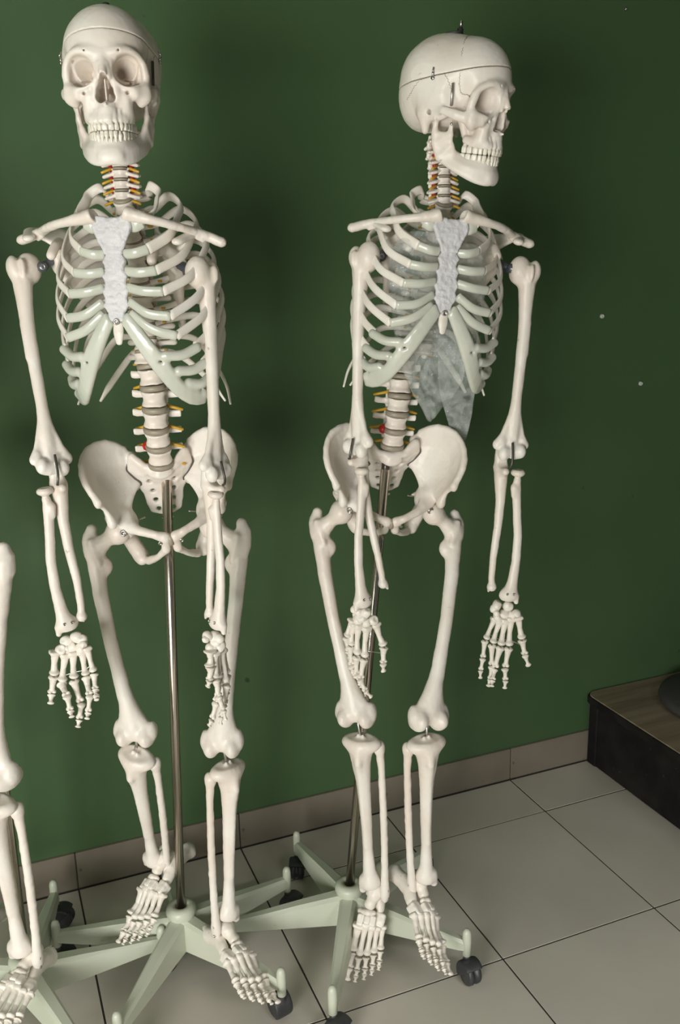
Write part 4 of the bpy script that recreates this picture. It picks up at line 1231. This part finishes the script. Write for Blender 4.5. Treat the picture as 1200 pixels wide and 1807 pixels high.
def spine(n, root):
    Mt = Matrix(POSE['thorax%d' % n]); Mp = Matrix(POSE['pelvis%d' % n])
    discs = [Vector(p) for p in POSE['lumbar%d' % n]]
    e = empty('spine', discs[0], root)
    yt = (Mt.to_3x3() @ Vector((0, 1, 0))).normalized(); yp = (Mp.to_3x3() @ Vector((0, 1, 0))).normalized()
    lat = (Mt.to_3x3() @ Vector((1, 0, 0))).normalized()

    def put(kind, name, c, up, back, s):
        up = up.normalized(); x = back.cross(up).normalized(); y = up.cross(x)
        M = Matrix((x, y, up)).transposed().to_4x4(); M.translation = c
        return link(name, B[kind], e, M @ Matrix.Diagonal((*s, 1)))
    for i in range(5):
        a, b = discs[i], discs[i + 1]; u = (i + .5) / 5
        back = yp * (1 - u) + yt * u
        L = (b - a).length
        put('lumbar', 'vertebra', (a + b) / 2, b - a, back, (.84, .86, L / .036 * .98))
        d = put('disc', 'spinal_disc', a, (discs[i + 1] - discs[max(0, i - 1)]), back, (.90, .92, 1.0))
        for s in (1, -1):
            x = lat * s
            p = a + back * .016 + x * .016
            link('nerve_root', B['nerve'], e, frame(x - Vector((0, 0, .38)) + back * .35, (0, 0, 1), p, (1.1, 1.1, 1.05)))
    x = lat * -1
    put('herniation', 'red_disc_bulge', discs[1] + x * .0215 + yt * .002, Vector((0, 0, 1)), yt, (.85, .85, .9))
    # thorax
    V3 = lambda z, dy=0: Mt @ Vector((0, (spine_y(z) + dy) * .001, z * .001))
    put('disc', 'spinal_disc', discs[5], V3(20) - discs[4], yt, (.86, .9, .9))
    for i in range(12, 0, -1):
        z = vert_z(i); c = V3(z); up = V3(z + 11) - V3(z - 11)
        w = 1.22 - .045 * (12 - i) if i > 6 else .95
        put('thoracic', 'vertebra', c, up, yt, (w, .96, .93))
        put('disc', 'spinal_disc', V3(z + 11), up, yt, (.62 * w, .66, .52))
        for s in (1, -1):
            p = V3(z - 11, 12) + lat * s * .010
            link('nerve_root', B['nerve'], e, frame(lat * s + yt * .5 - Vector((0, 0, .2)), (0, 0, 1), p, (.9, .9, .8)))
    a, b = V3(265), Vector(POSE['neck%d' % n][1])
    Ms = Matrix(POSE['skull%d' % n]); ys_ = (Ms.to_3x3() @ Vector((0, 1, 0))).normalized()
    m = (a + b) / 2 + yt * -.004
    P = lambda u: a * (1 - u) ** 2 + m * 2 * u * (1 - u) + b * u ** 2
    for i in range(7):
        u = (i + .5) / 7
        back = (yt * (1 - u) + ys_ * u).normalized()
        up = P(min(1, u + .05)) - P(u - .05)
        L = (b - a).length / 7
        w = 1.06 if i < 5 else 1.25
        put('cervical', 'vertebra', P(u), up, back, (w, 1, L / .0172))
        put('disc', 'spinal_disc', P(i / 7), up, back, (.46, .48, .36))
        lx = back.cross(up).normalized()
        for s in (1, -1):
            p = P(i / 7) + lx * s * .0135 + back * .003
            if 0 < i:
                link('artery_bead', B['bead'], e, frame(up, lx, p + lx * s * .002 + back * .004, (.75, .75, .85)))
            link('nerve_root', B['nerve'], e, frame(lx * s - Vector((0, 0, .35)) - back * .25, (0, 0, 1), p, (.85, .85, .62)))


def rib_cage(n, root):
    M = Matrix(POSE['thorax%d' % n])
    e = empty('rib_cage', M @ Vector((0, -.05, .15)), root)
    for s in 'LR':
        for i in range(1, 13):
            link('rib', B['rib%d%s' % (i, s)], e, M)
            if i <= 6:
                link('rib_cartilage', B['cart%d%s' % (i, s)], e, M)
        link('cartilage_arch', B['margin' + s], e, M)
    rx = lambda d: Matrix.Rotation(math.radians(d), 4, 'X')
    link('manubrium', B['manubrium'], e, M @ Matrix.Translation((0, -.036, .250)) @ rx(-17))
    link('breastbone', B['breastbone'], e, M @ Matrix.Translation((0, -.051, .198)) @ rx(-16) @ Matrix.Diagonal((1, 1, .93, 1)))
    link('xiphoid', B['xiphoid'], e, M @ Matrix.Translation((0, -.080, .094)) @ rx(-12))
    link('sternum_screw', B['screw'], e, M @ Matrix.Translation((0, -.0835, .101)) @ rx(90) @ Matrix.Diagonal((1.1, 1.1, 1.3, 1)))


def arm(n, s, root):
    a = '%d%s' % (n, s)
    sg = 1 if s == 'L' else -1
    link('collarbone', B['collarbone' + s], root, POSE['clav' + a])
    sc_ = link('shoulder_blade', B['shoulder_blade' + s], root, POSE['scap' + a])
    Mh = Matrix(POSE['hu' + a])
    link('upper_arm_bone', B['humerus' + s], root, Mh)
    g = Matrix(POSE['scap' + a]).translation; hc = Mh @ Vector((-.009 * sg, .005, -.010)); h = hc + (g - hc).normalized() * .021 + Vector((0, -.004, -.004))
    dr = (h - g).normalized()
    jn = link('shoulder_joint', mesh('shoulder_joint', merge(rod(g - dr * .004, h + dr * .004, .0065),
              rod(h + Vector((0, -.010, 0)), h + Vector((0, .010, 0)), .0085)), MAT['bracket']), root, Matrix.Identity(4))
    link('joint_screw', B['screw'], jn, frame((0, -1, 0), (1, 0, 0), h + Vector((0, -.0105, 0)), (1, 1, 1)))
    link('radius_bone', B['radius' + s], root, POSE['radius' + a])
    link('ulna_bone', B['ulna' + s], root, POSE['ulna' + a])
    Mu = Matrix(POSE['ulna' + a]); Mr = Matrix(POSE['radius' + a])
    c0, c1, c2 = Mh @ Vector((-.007 * sg, -.015, -.286)), Mh @ Vector((-.007 * sg, -.021, -.312)), Mu @ Vector((.006 * sg, -.013, -.006))
    cv_ = spline([list(c0), list(c1), list((c1 + c2) / 2 + Vector((0, -.003, -.002))), list(c2)], 14)
    link('elbow_cord', mesh('elbow_cord', sweep(cv_, .0021, .0021, (1, .2, .1), 8), MAT['wire']), root, Matrix.Identity(4))
    for x_ in (-.007, .005):
        link('wrist_screw', B['screw'], root, frame(Mr.to_3x3() @ Vector((0, -1, .1)), (1, 0, 0), Mr @ Vector((x_ * sg, -.0118, -.224)), (.55, .55, .8)))
    H = POSE['hand' + a]
    e = empty('hand', H['carpal'][6], root)
    x = Vector(H['x'])
    r_ = random.Random(n * 7 + sg)
    for i, p in enumerate(H['carpal']):
        ex = (r_.uniform(0, 360), r_.uniform(0, 360), r_.uniform(0, 360))
        Mx = Matrix.Translation(p) @ Matrix.Rotation(ex[0], 4, 'Z') @ Matrix.Rotation(ex[1], 4, 'X')
        link('carpal_bone', B['carpal%d' % i], e, Mx @ Matrix.Scale([1.34, 1.25, 1.12, .85, 1.2, 1.1, 1.35, 1.25][i], 4))
    for fi, ch in enumerate(H['f']):
        kinds = ['metacarpal', 'proximal', 'distal'] if fi == 0 else ['metacarpal', 'proximal', 'middle', 'distal']
        for j, kd in enumerate(kinds):
            w = [1.2, 1.15, 1.15, 1.05, .98][fi]
            if fi == 0 and j == 2:
                w *= 1.1
            ray_bone(kd, ch[j], ch[j + 1], x, w, e, 'metacarpal_bone' if j == 0 else 'finger_bone')
    V_ = lambda f, j, t: Vector(H['f'][f][j]).lerp(Vector(H['f'][f][j + 1]), t)
    link('hand_wire', mesh('hand_wire', rod(V_(1, 0, .72), V_(0, 1, .35), .0011, 8), MAT['steel']), e, Matrix.Identity(4))
    wp_ = [list(V_(f, 0, t)) for f, t in ((1, .72), (2, .70), (3, .68), (4, .64))]
    link('hand_wire', mesh('hand_wire', sweep(spline(wp_, 14), .0008, .0008, (0, .2, 1), 8), MAT['steel']), e, Matrix.Identity(4))


def leg(key, fs, ts, root):
    """fs / ts: which side's thigh bone and shin the leg is hung with"""
    link('thigh_bone', B['femur' + fs], root, POSE['fem' + key])
    Mt = Matrix(POSE['tib' + key])
    link('shin_bone', B['tibia' + ts], root, Mt)
    link('calf_bone', B['fibula' + ts], root, Mt)
    kf = Matrix(POSE['fem' + key]) @ Vector((.001 if fs == 'L' else -.001, .006, -.412)); kt = Mt @ Vector((0, .004, -.012))
    link('knee_rod', mesh('knee_rod', rod(kf, kt, .0032), MAT['steel']), root, Matrix.Identity(4))
    Mf = Matrix(POSE['ft' + key]); sg = 1 if ts == 'L' else -1
    e = empty('foot', Mf.translation, root)
    for k in ('talus', 'heel_bone', 'navicular', 'cuboid', 'cuneiform0', 'cuneiform1', 'cuneiform2'):
        link(k.rstrip('012') if k.startswith('cun') else k, B[k + ts], e, Mf)
    x = Mf.to_3x3() @ Vector((1, 0, 0))
    for fi, ch in enumerate(TOES):
        pts = [Mf @ Vector((sg * p[0] * .001, p[1] * .001, p[2] * .001)) for p in ch]
        kinds = ['metacarpal', 'proximal', 'distal'] if fi == 0 else ['metacarpal', 'proximal', 'middle', 'distal']
        for j, kd in enumerate(kinds):
            w = (1.6 if fi == 0 else 1.15) * (1 if j == 0 else .95 if fi == 0 else .9)
            ray_bone(kd, pts[j], pts[j + 1], x, w, e, 'metatarsal_bone' if j == 0 else 'toe_bone')
    for z_, y_ in ((-.372, .004), (-.392, .001)):
        p = Mt @ Vector((sg * .0355, y_, z_)); d = Mt.to_3x3() @ Vector((sg, 0, 0))
        link('ankle_screw', B['screw'], e, frame(d, (0, 0, 1), p, (.6, .6, .8)))


def pelvis(n, root):
    M = Matrix(POSE['pelvis%d' % n])
    e = empty('pelvis', M.translation, root)
    for s, sg in (('L', 1), ('R', -1)):
        link('hip_bone', B['hip_bone' + s], e, M)
        link('hip_screw', B['screw'], e, M @ frame((sg * .3, -1, .1), (1, 0, 0), (sg * .084, -.0335, .002), (1.5, 1.5, 1.6)))
        link('pubic_pin', B['screw'], e, M @ frame((0, -1, -.2), (1, 0, 0), (sg * .020, -.0655, -.014), (.9, .9, .6)))
        jc_ = spline([(sg * x * .001, y * .001 - .0012, z * .001) for x, y, z in ((50, 56, 110), (58.5, 56, 103), (62.5, 54.5, 96), (63.5, 52, 90), (60, 50, 84), (55.5, 48.5, 78), (51, 47.8, 72), (45, 47.5, 66), (41, 49, 60), (41.5, 52, 54))], 26)
        link('joint_line', mesh('joint_line', sweep(jc_, .0014, .0014, (0, 1, .1), 8), MAT['joint']), e, M)
        link('hip_rod', mesh('hip_rod', rod((sg * .066, .020, -.006), (sg * .042, .012, .004), .0016), MAT['steel']), e, M)
    link('sacrum', B['sacrum'], e, M)
    link('pubic_disc', mesh('pubic_disc', lathe([(.003, -.0065), (.010, -.005), (.011, 0), (.010, .005), (.003, .0065)], 14), MAT['disc']), e,
         M @ Matrix.Translation((0, -.060, -.012)) @ Matrix.Rotation(math.pi / 2, 4, 'Y') @ Matrix.Diagonal((1.2, .8, .8, 1)))


def skeleton(n, base, label):
    root = empty('anatomical_skeleton', base, label=label, category='skeleton', group='plastic teaching skeletons on wheeled stands')
    skull(n, root); spine(n, root); rib_cage(n, root); pelvis(n, root)
    for s in 'LR':
        arm(n, s, root)
    if n == 1:
        leg('A', 'R', 'L', root); leg('B', 'L', 'R', root)
    elif n == 3:
        leg('E', 'L', 'L', root); leg('F', 'R', 'L', root)
    else:
        leg('C', 'R', 'L', root); leg('D', 'L', 'R', root)
    return root


sk1 = skeleton(1, (.278, 1.578, 0), 'plastic skeleton whose skull faces the viewer, its rib cage empty')
sk2 = skeleton(2, (.616, 1.506, 0), 'plastic skeleton with skull turned sideways and a clear bag inside its ribs')
# the third skeleton stands beyond the left edge, turned further away, with one leg in view
G3 = Matrix.Rotation(math.radians(-62), 4, 'Z')
hipl = Matrix(POSE['pelvis1']) @ Vector((.088, 0, 0))
G3 = Matrix.Translation(Matrix(POSE['femE']).translation - (G3 @ hipl)) @ G3
ph_ = Matrix(POSE['femE']).translation
GL = Matrix.Translation(ph_) @ Matrix.Rotation(math.radians(-11), 4, 'Y') @ Matrix.Translation(-ph_) @ G3     # its body leans out of the picture
for a_ in list(POSE):
    b_ = a_.replace('1', '3')
    v_ = POSE[a_]
    if a_ in ('femA', 'tibA', 'ftA'):
        b_ = a_[:-1] + 'F'
    elif '1' not in a_:
        continue
    if isinstance(v_, dict):
        tr_ = lambda p: list(GL @ Vector(p))
        POSE[b_] = dict(carpal=[tr_(p) for p in v_['carpal']], f=[[tr_(p) for p in c] for c in v_['f']], x=list(GL.to_3x3() @ Vector(v_['x'])))
    elif a_.startswith(('lumbar', 'neck')):
        POSE[b_] = [list(GL @ Vector(p)) for p in v_]
    else:
        POSE[b_] = (G3 if b_.endswith('F') or 'pelvis' in b_ else GL) @ Matrix(v_)
kn_ = POSE['tibF'].translation
POSE['tibF'] = Matrix(POSE['tibE']); POSE['tibF'].translation = kn_
POSE['ftF'] = POSE['tibF'] @ Matrix(POSE['tibE']).inverted() @ Matrix(POSE['ftE'])
sk3 = skeleton(3, (-.022, 1.559, 0), 'plastic skeleton cut off by the left edge, only one leg in view')


# ---------------------------------------------------------------- wheeled stands
def stand_leg_mesh():
    """arm of the star base along +x, hub at the origin, top falling towards the tip"""
    s = [(.020, .120, .056, .0185), (.10, .110, .060, .0155), (.18, .098, .064, .0125), (.240, .090, .067, .0098), (.252, .088, .068, .0085)]
    V, F = [], []
    for x, t, b, w in s:
        V += [(x, -w * 1.1, b), (x, w * 1.1, b), (x, w * .95, t - .006), (x, w * .55, t), (x, -w * .55, t), (x, -w * .95, t - .006)]
    m = 6
    for i in range(len(s) - 1):
        for j in range(m):
            k = (j + 1) % m
            F.append((i*m + j, i*m + k, (i+1)*m + k, (i+1)*m + j))
    F.append(tuple(range(m - 1, -1, -1))); F.append(tuple((len(s)-1)*m + j for j in range(m)))
    F = [tuple(reversed(f)) for f in F]
    return np.array(V), F


LEGM = mesh('stand_leg', stand_leg_mesh(), MAT['stand'], False)
KNOBM = mesh('leg_end', lathe([(.004, .052), (.0085, .054), (.0092, .085), (.0088, .102), (.0070, .109), (.0035, .1125), (.0006, .113)], 16), MAT['stand'])
HUBM = mesh('hub', lathe([(.016, .046), (.028, .050), (.030, .085), (.0305, .112), (.0275, .117), (.0280, .120), (.0305, .126), (.0300, .134), (.0255, .1405), (.018, .142), (.0125, .140), (.0115, .130)], 28), MAT['stand'])


def wheel_mesh():
    a = lathe([(.005, -.0155), (.0165, -.0158), (.0175, -.0140), (.0205, -.0142), (.0232, -.0110), (.0235, -.0045), (.0200, -.0035), (.0200, .0035),
               (.0235, .0045), (.0232, .0110), (.0205, .0142), (.0175, .0140), (.0165, .0158), (.005, .0155)], 28)
    return tm(a, Matrix(((1, 0, 0, 0), (0, 0, -1, 0), (0, 1, 0, .0238), (0, 0, 0, 1))))


def hood_mesh():
    s = Solid((-32, -22, 8), (32, 22, 66), 1.3)
    s.path([(0, -9, 24.5), (0, 9, 24.5)], 26, 0)
    s.cut((0, 18, 0), (0, 1, 0)).cut((0, -18, 0), (0, -1, 0)).cut((0, 0, 24), (.9, 0, -1))
    s.path([(-14, 0, 42), (-14, 0, 60)], 6.5, 3).smooth(1)
    return s.skin()


WHEELM = mesh('wheel', wheel_mesh(), MAT['caster'])
HOODM = mesh('caster_hood', hood_mesh(), MAT['caster'])


def stand(base, first, top, label, swivel):
    root = empty('skeleton_stand', base, label=label, category='stand', group='five-armed wheeled stands')
    link('hub', HUBM, root, Matrix.Translation(base))
    for i in range(5):
        a = math.radians(first + 72 * i)
        M = Matrix.Translation(base) @ Matrix.Rotation(a, 4, 'Z')
        lg = link('stand_leg', LEGM, root, M)
        link('leg_end', KNOBM, lg, M @ Matrix.Translation((.255, 0, 0)))
        Mc = M @ Matrix.Translation((.255, 0, 0)) @ Matrix.Rotation(math.radians(swivel[i]), 4, 'Z') @ Matrix.Translation((.014, 0, 0))
        ca = link('caster', HOODM, root, Mc)
        link('wheel', WHEELM, ca, Mc)
    b = Vector(base) + Vector((0, 0, .132)); t = Vector(top)
    link('pole', mesh('pole', rod(b, t, .0088, 20), MAT['pole']), root, Matrix.Identity(4))
    d = (t - b).normalized()
    link('pole_tip', mesh('pole_tip', rod(t - d * .004, t + d * .014, .0076, 16), MAT['dark_metal']), root, Matrix.Identity(4))
    return root


stand((.278, 1.578, 0), 15, (.300, 1.545, 1.020), 'pale green five-armed stand under the skeleton that faces the viewer', (-70, 20, -150, 60, 160))
stand((.616, 1.506, 0), 24, (.694, 1.485, 1.012), 'pale green five-armed stand with a leaning pole, under the bagged skeleton', (40, 150, 20, 60, -40))
stand((-.022, 1.559, 0), 2, G3 @ Vector((.300, 1.545, 1.020)), 'pale green five-armed stand cut off by the left edge', (40, -100, 20, 60, 120))
# ---------------------------------------------------------------- platform in the corner
def round_slab(x0, y0, x1, y1, z0, z1, r, bev):
    """slab with one rounded corner at (x0, y1)"""
    o = [(x1, y1), (x1, y0), (x0, y0)] + [(x0 + r - r * math.cos(t), y1 - r + r * math.sin(t)) for t in np.linspace(0, math.pi / 2, 9)]
    o = o[::-1]
    n = len(o); c = np.mean(o, 0)
    V = []
    for z, k in ((z0, bev), (z0 + bev, 0), (z1 - bev, 0), (z1, bev)):
        for p in o:
            d = c - np.array(p); d /= np.linalg.norm(d)
            V.append((p[0] + d[0] * k, p[1] + d[1] * k, z))
    F = []
    for i in range(3):
        for j in range(n):
            k = (j + 1) % n
            F.append((i*n + j, (i+1)*n + j, (i+1)*n + k, i*n + k))
    F.append(tuple(range(n))); F.append(tuple(3*n + j for j in range(n))[::-1])
    return np.array(V), [tuple(f) for f in F]


pf = empty('platform', (1.55, 1.9, 0), label='low black platform with a wood laminate top in the corner', category='platform')
solid('side_panel', box_part((1.527, -.2, 0), (1.545, 1.9, .190), .002), 'black_paint', pf, Matrix.Identity(4))
solid('corner_post', box_part((1.522, 1.868, 0), (1.556, 1.905, .188), .003), 'black_paint', pf, Matrix.Identity(4))
solid('core', box_part((1.546, -.19, .0), (3.05, 1.9, .188)), 'black_paint', pf, Matrix.Identity(4))
solid('top_edge', round_slab(1.507, -.22, 3.06, 1.915, .190, .211, .03, .003), 'black_paint', pf, Matrix.Identity(4))
solid('top_board', round_slab(1.513, -.21, 3.05, 1.912, .2105, .2145, .03, .001), 'wood', pf, Matrix.Identity(4))
cu = lathe([(.02, 0), (.168, .001), (.178, .006), (.181, .014), (.177, .023), (.165, .029), (.09, .032), (.01, .033)], 40)
solid('floor_cushion', cu, 'cushion', None, Matrix.Translation((1.815, 1.690, .2145)), True,
      label='thin dark round cushion lying on the wooden platform', category='cushion')
# ---------------------------------------------------------------- wall plugs and nails
for (x, z, mat, r) in ((1.504, 1.253, 'white_plug', .006), (1.640, 1.075, 'white_plug', .006), (1.525, 1.959, 'steel', .004)):
    solid('wall_plug', lathe([(r * .5, -.004), (r, -.002), (r * .9, .004), (r * .5, .006), (r * .4, .002)], 12), mat, None,
          Matrix.Translation((x, 1.9165, z)) @ Matrix.Rotation(math.pi / 2, 4, 'X'), True,
          label={1.253: 'white plug in the green wall, higher of the two white ones', 1.075: 'white plug in the green wall, lower of the two white ones',
                 1.959: 'small nail high on the green wall at upper right'}[z], category='wall plug', group='plugs and nails in the wall')
# ---------------------------------------------------------------- crumpled clear bag inside the second rib cage
def film_material():
    m = bpy.data.materials.new('clear_film'); m.use_nodes = True
    nt = m.node_tree; N = nt.nodes.new; L = nt.links.new
    b = nt.nodes['Principled BSDF']; out = nt.nodes['Material Output']
    b.inputs['Base Color'].default_value = (.75, .78, .76, 1); b.inputs['Roughness'].default_value = .07; b.inputs['Specular IOR Level'].default_value = .9
    tr = N('ShaderNodeBsdfTransparent'); tr.inputs[0].default_value = (.95, .96, .95, 1)
    mx = N('ShaderNodeMixShader')
    tc = N('ShaderNodeTexCoord'); n = N('ShaderNodeTexNoise'); n.inputs['Scale'].default_value = 24; n.inputs['Detail'].default_value = 6; n.inputs['Distortion'].default_value = 1.3
    L(tc.outputs['Object'], n.inputs['Vector'])
    mr = N('ShaderNodeMapRange'); mr.inputs['From Min'].default_value = .35; mr.inputs['From Max'].default_value = .75
    mr.inputs['To Min'].default_value = .08; mr.inputs['To Max'].default_value = .44
    L(n.outputs['Fac'], mr.inputs['Value']); L(mr.outputs['Result'], mx.inputs['Fac'])
    n2 = N('ShaderNodeTexNoise'); n2.inputs['Scale'].default_value = 55; n2.inputs['Detail'].default_value = 4
    L(tc.outputs['Object'], n2.inputs['Vector'])
    u = N('ShaderNodeBump'); u.inputs['Strength'].default_value = .9; u.inputs['Distance'].default_value = .010
    L(n2.outputs['Fac'], u.inputs['Height']); L(u.outputs['Normal'], b.inputs['Normal'])
    L(tr.outputs[0], mx.inputs[1]); L(b.outputs[0], mx.inputs[2]); L(mx.outputs[0], out.inputs['Surface'])
    return m


MAT['film'] = film_material()


def bag_mesh(levels, thick, seed, nu=64, nv=70, amp=.004):
    """levels: (centre x, y, z, half width) in the rib cage frame, metres, top to bottom"""
    Lv = spline(levels, nv); r_ = np.random.RandomState(seed)
    V = []
    w = [(r_.uniform(20, 90), r_.uniform(20, 90), r_.uniform(20, 90), r_.uniform(0, 6.28)) for _ in range(9)]
    for i, (x, y, z, h) in enumerate(Lv):
        for j in range(nu):
            a = 2 * math.pi * j / nu
            p = np.array([x + h * math.cos(a), y + thick * math.sin(a) * (1 - .5 * i / nv), z])
            d = sum((1 - abs(math.sin(k[0] * p[0] + k[1] * p[1] + k[2] * p[2] + k[3]))) ** 3 for k in w) / 3
            s_ = .5 + .5 * abs(math.sin(a))
            p = p + np.array([math.cos(a) * .6, math.sin(a), .2]) * amp * (d - .8) * s_
            V.append(p)
    F = []
    for i in range(nv - 1):
        for j in range(nu):
            k = (j + 1) % nu
            F.append((i*nu + j, i*nu + k, (i+1)*nu + k, (i+1)*nu + j))
    V = np.array(V); n = len(V)
    V = np.vstack([V, V[-nu:].mean(0)])
    for j in range(nu):
        F.append(((nv-1)*nu + j, (nv-1)*nu + (j + 1) % nu, n))
    return V, F


MB2 = Matrix(POSE['thorax2'])
BAG = [[[-0.0256, -0.025, 0.2254, 0.0358], [-0.0104, -0.025, 0.1966, 0.0791], [-0.0038, -0.025, 0.139, 0.0901], [0.0073, -0.025, 0.0799, 0.0845], [0.004, -0.05, 0.035, 0.0734], [0.0093, -0.05, -0.0062, 0.0632], [0.0151, -0.05, -0.0483, 0.0437], [0.0161, -0.05, -0.0808, 0.0204], [0.0156, -0.05, -0.1039, 0.0054]], [[0.0659, 0.008, 0.0449, 0.0423], [0.0645, -0.017, -0.0016, 0.0401], [0.0721, -0.017, -0.0555, 0.0352], [0.085, -0.017, -0.1107, 0.0241], [0.0929, -0.017, -0.1446, 0.0147], [0.0958, -0.017, -0.1607, 0.0091]]]
bg = solid('plastic_bag', bag_mesh(BAG[0], .022, 3, amp=.007), 'film', None, MB2, True,
           label='clear crumpled plastic bag tucked inside the rib cage, hanging below it', category='plastic bag')
solid('bag_fold', bag_mesh(BAG[1], .006, 8, amp=.002), 'film', bg, MB2, True)
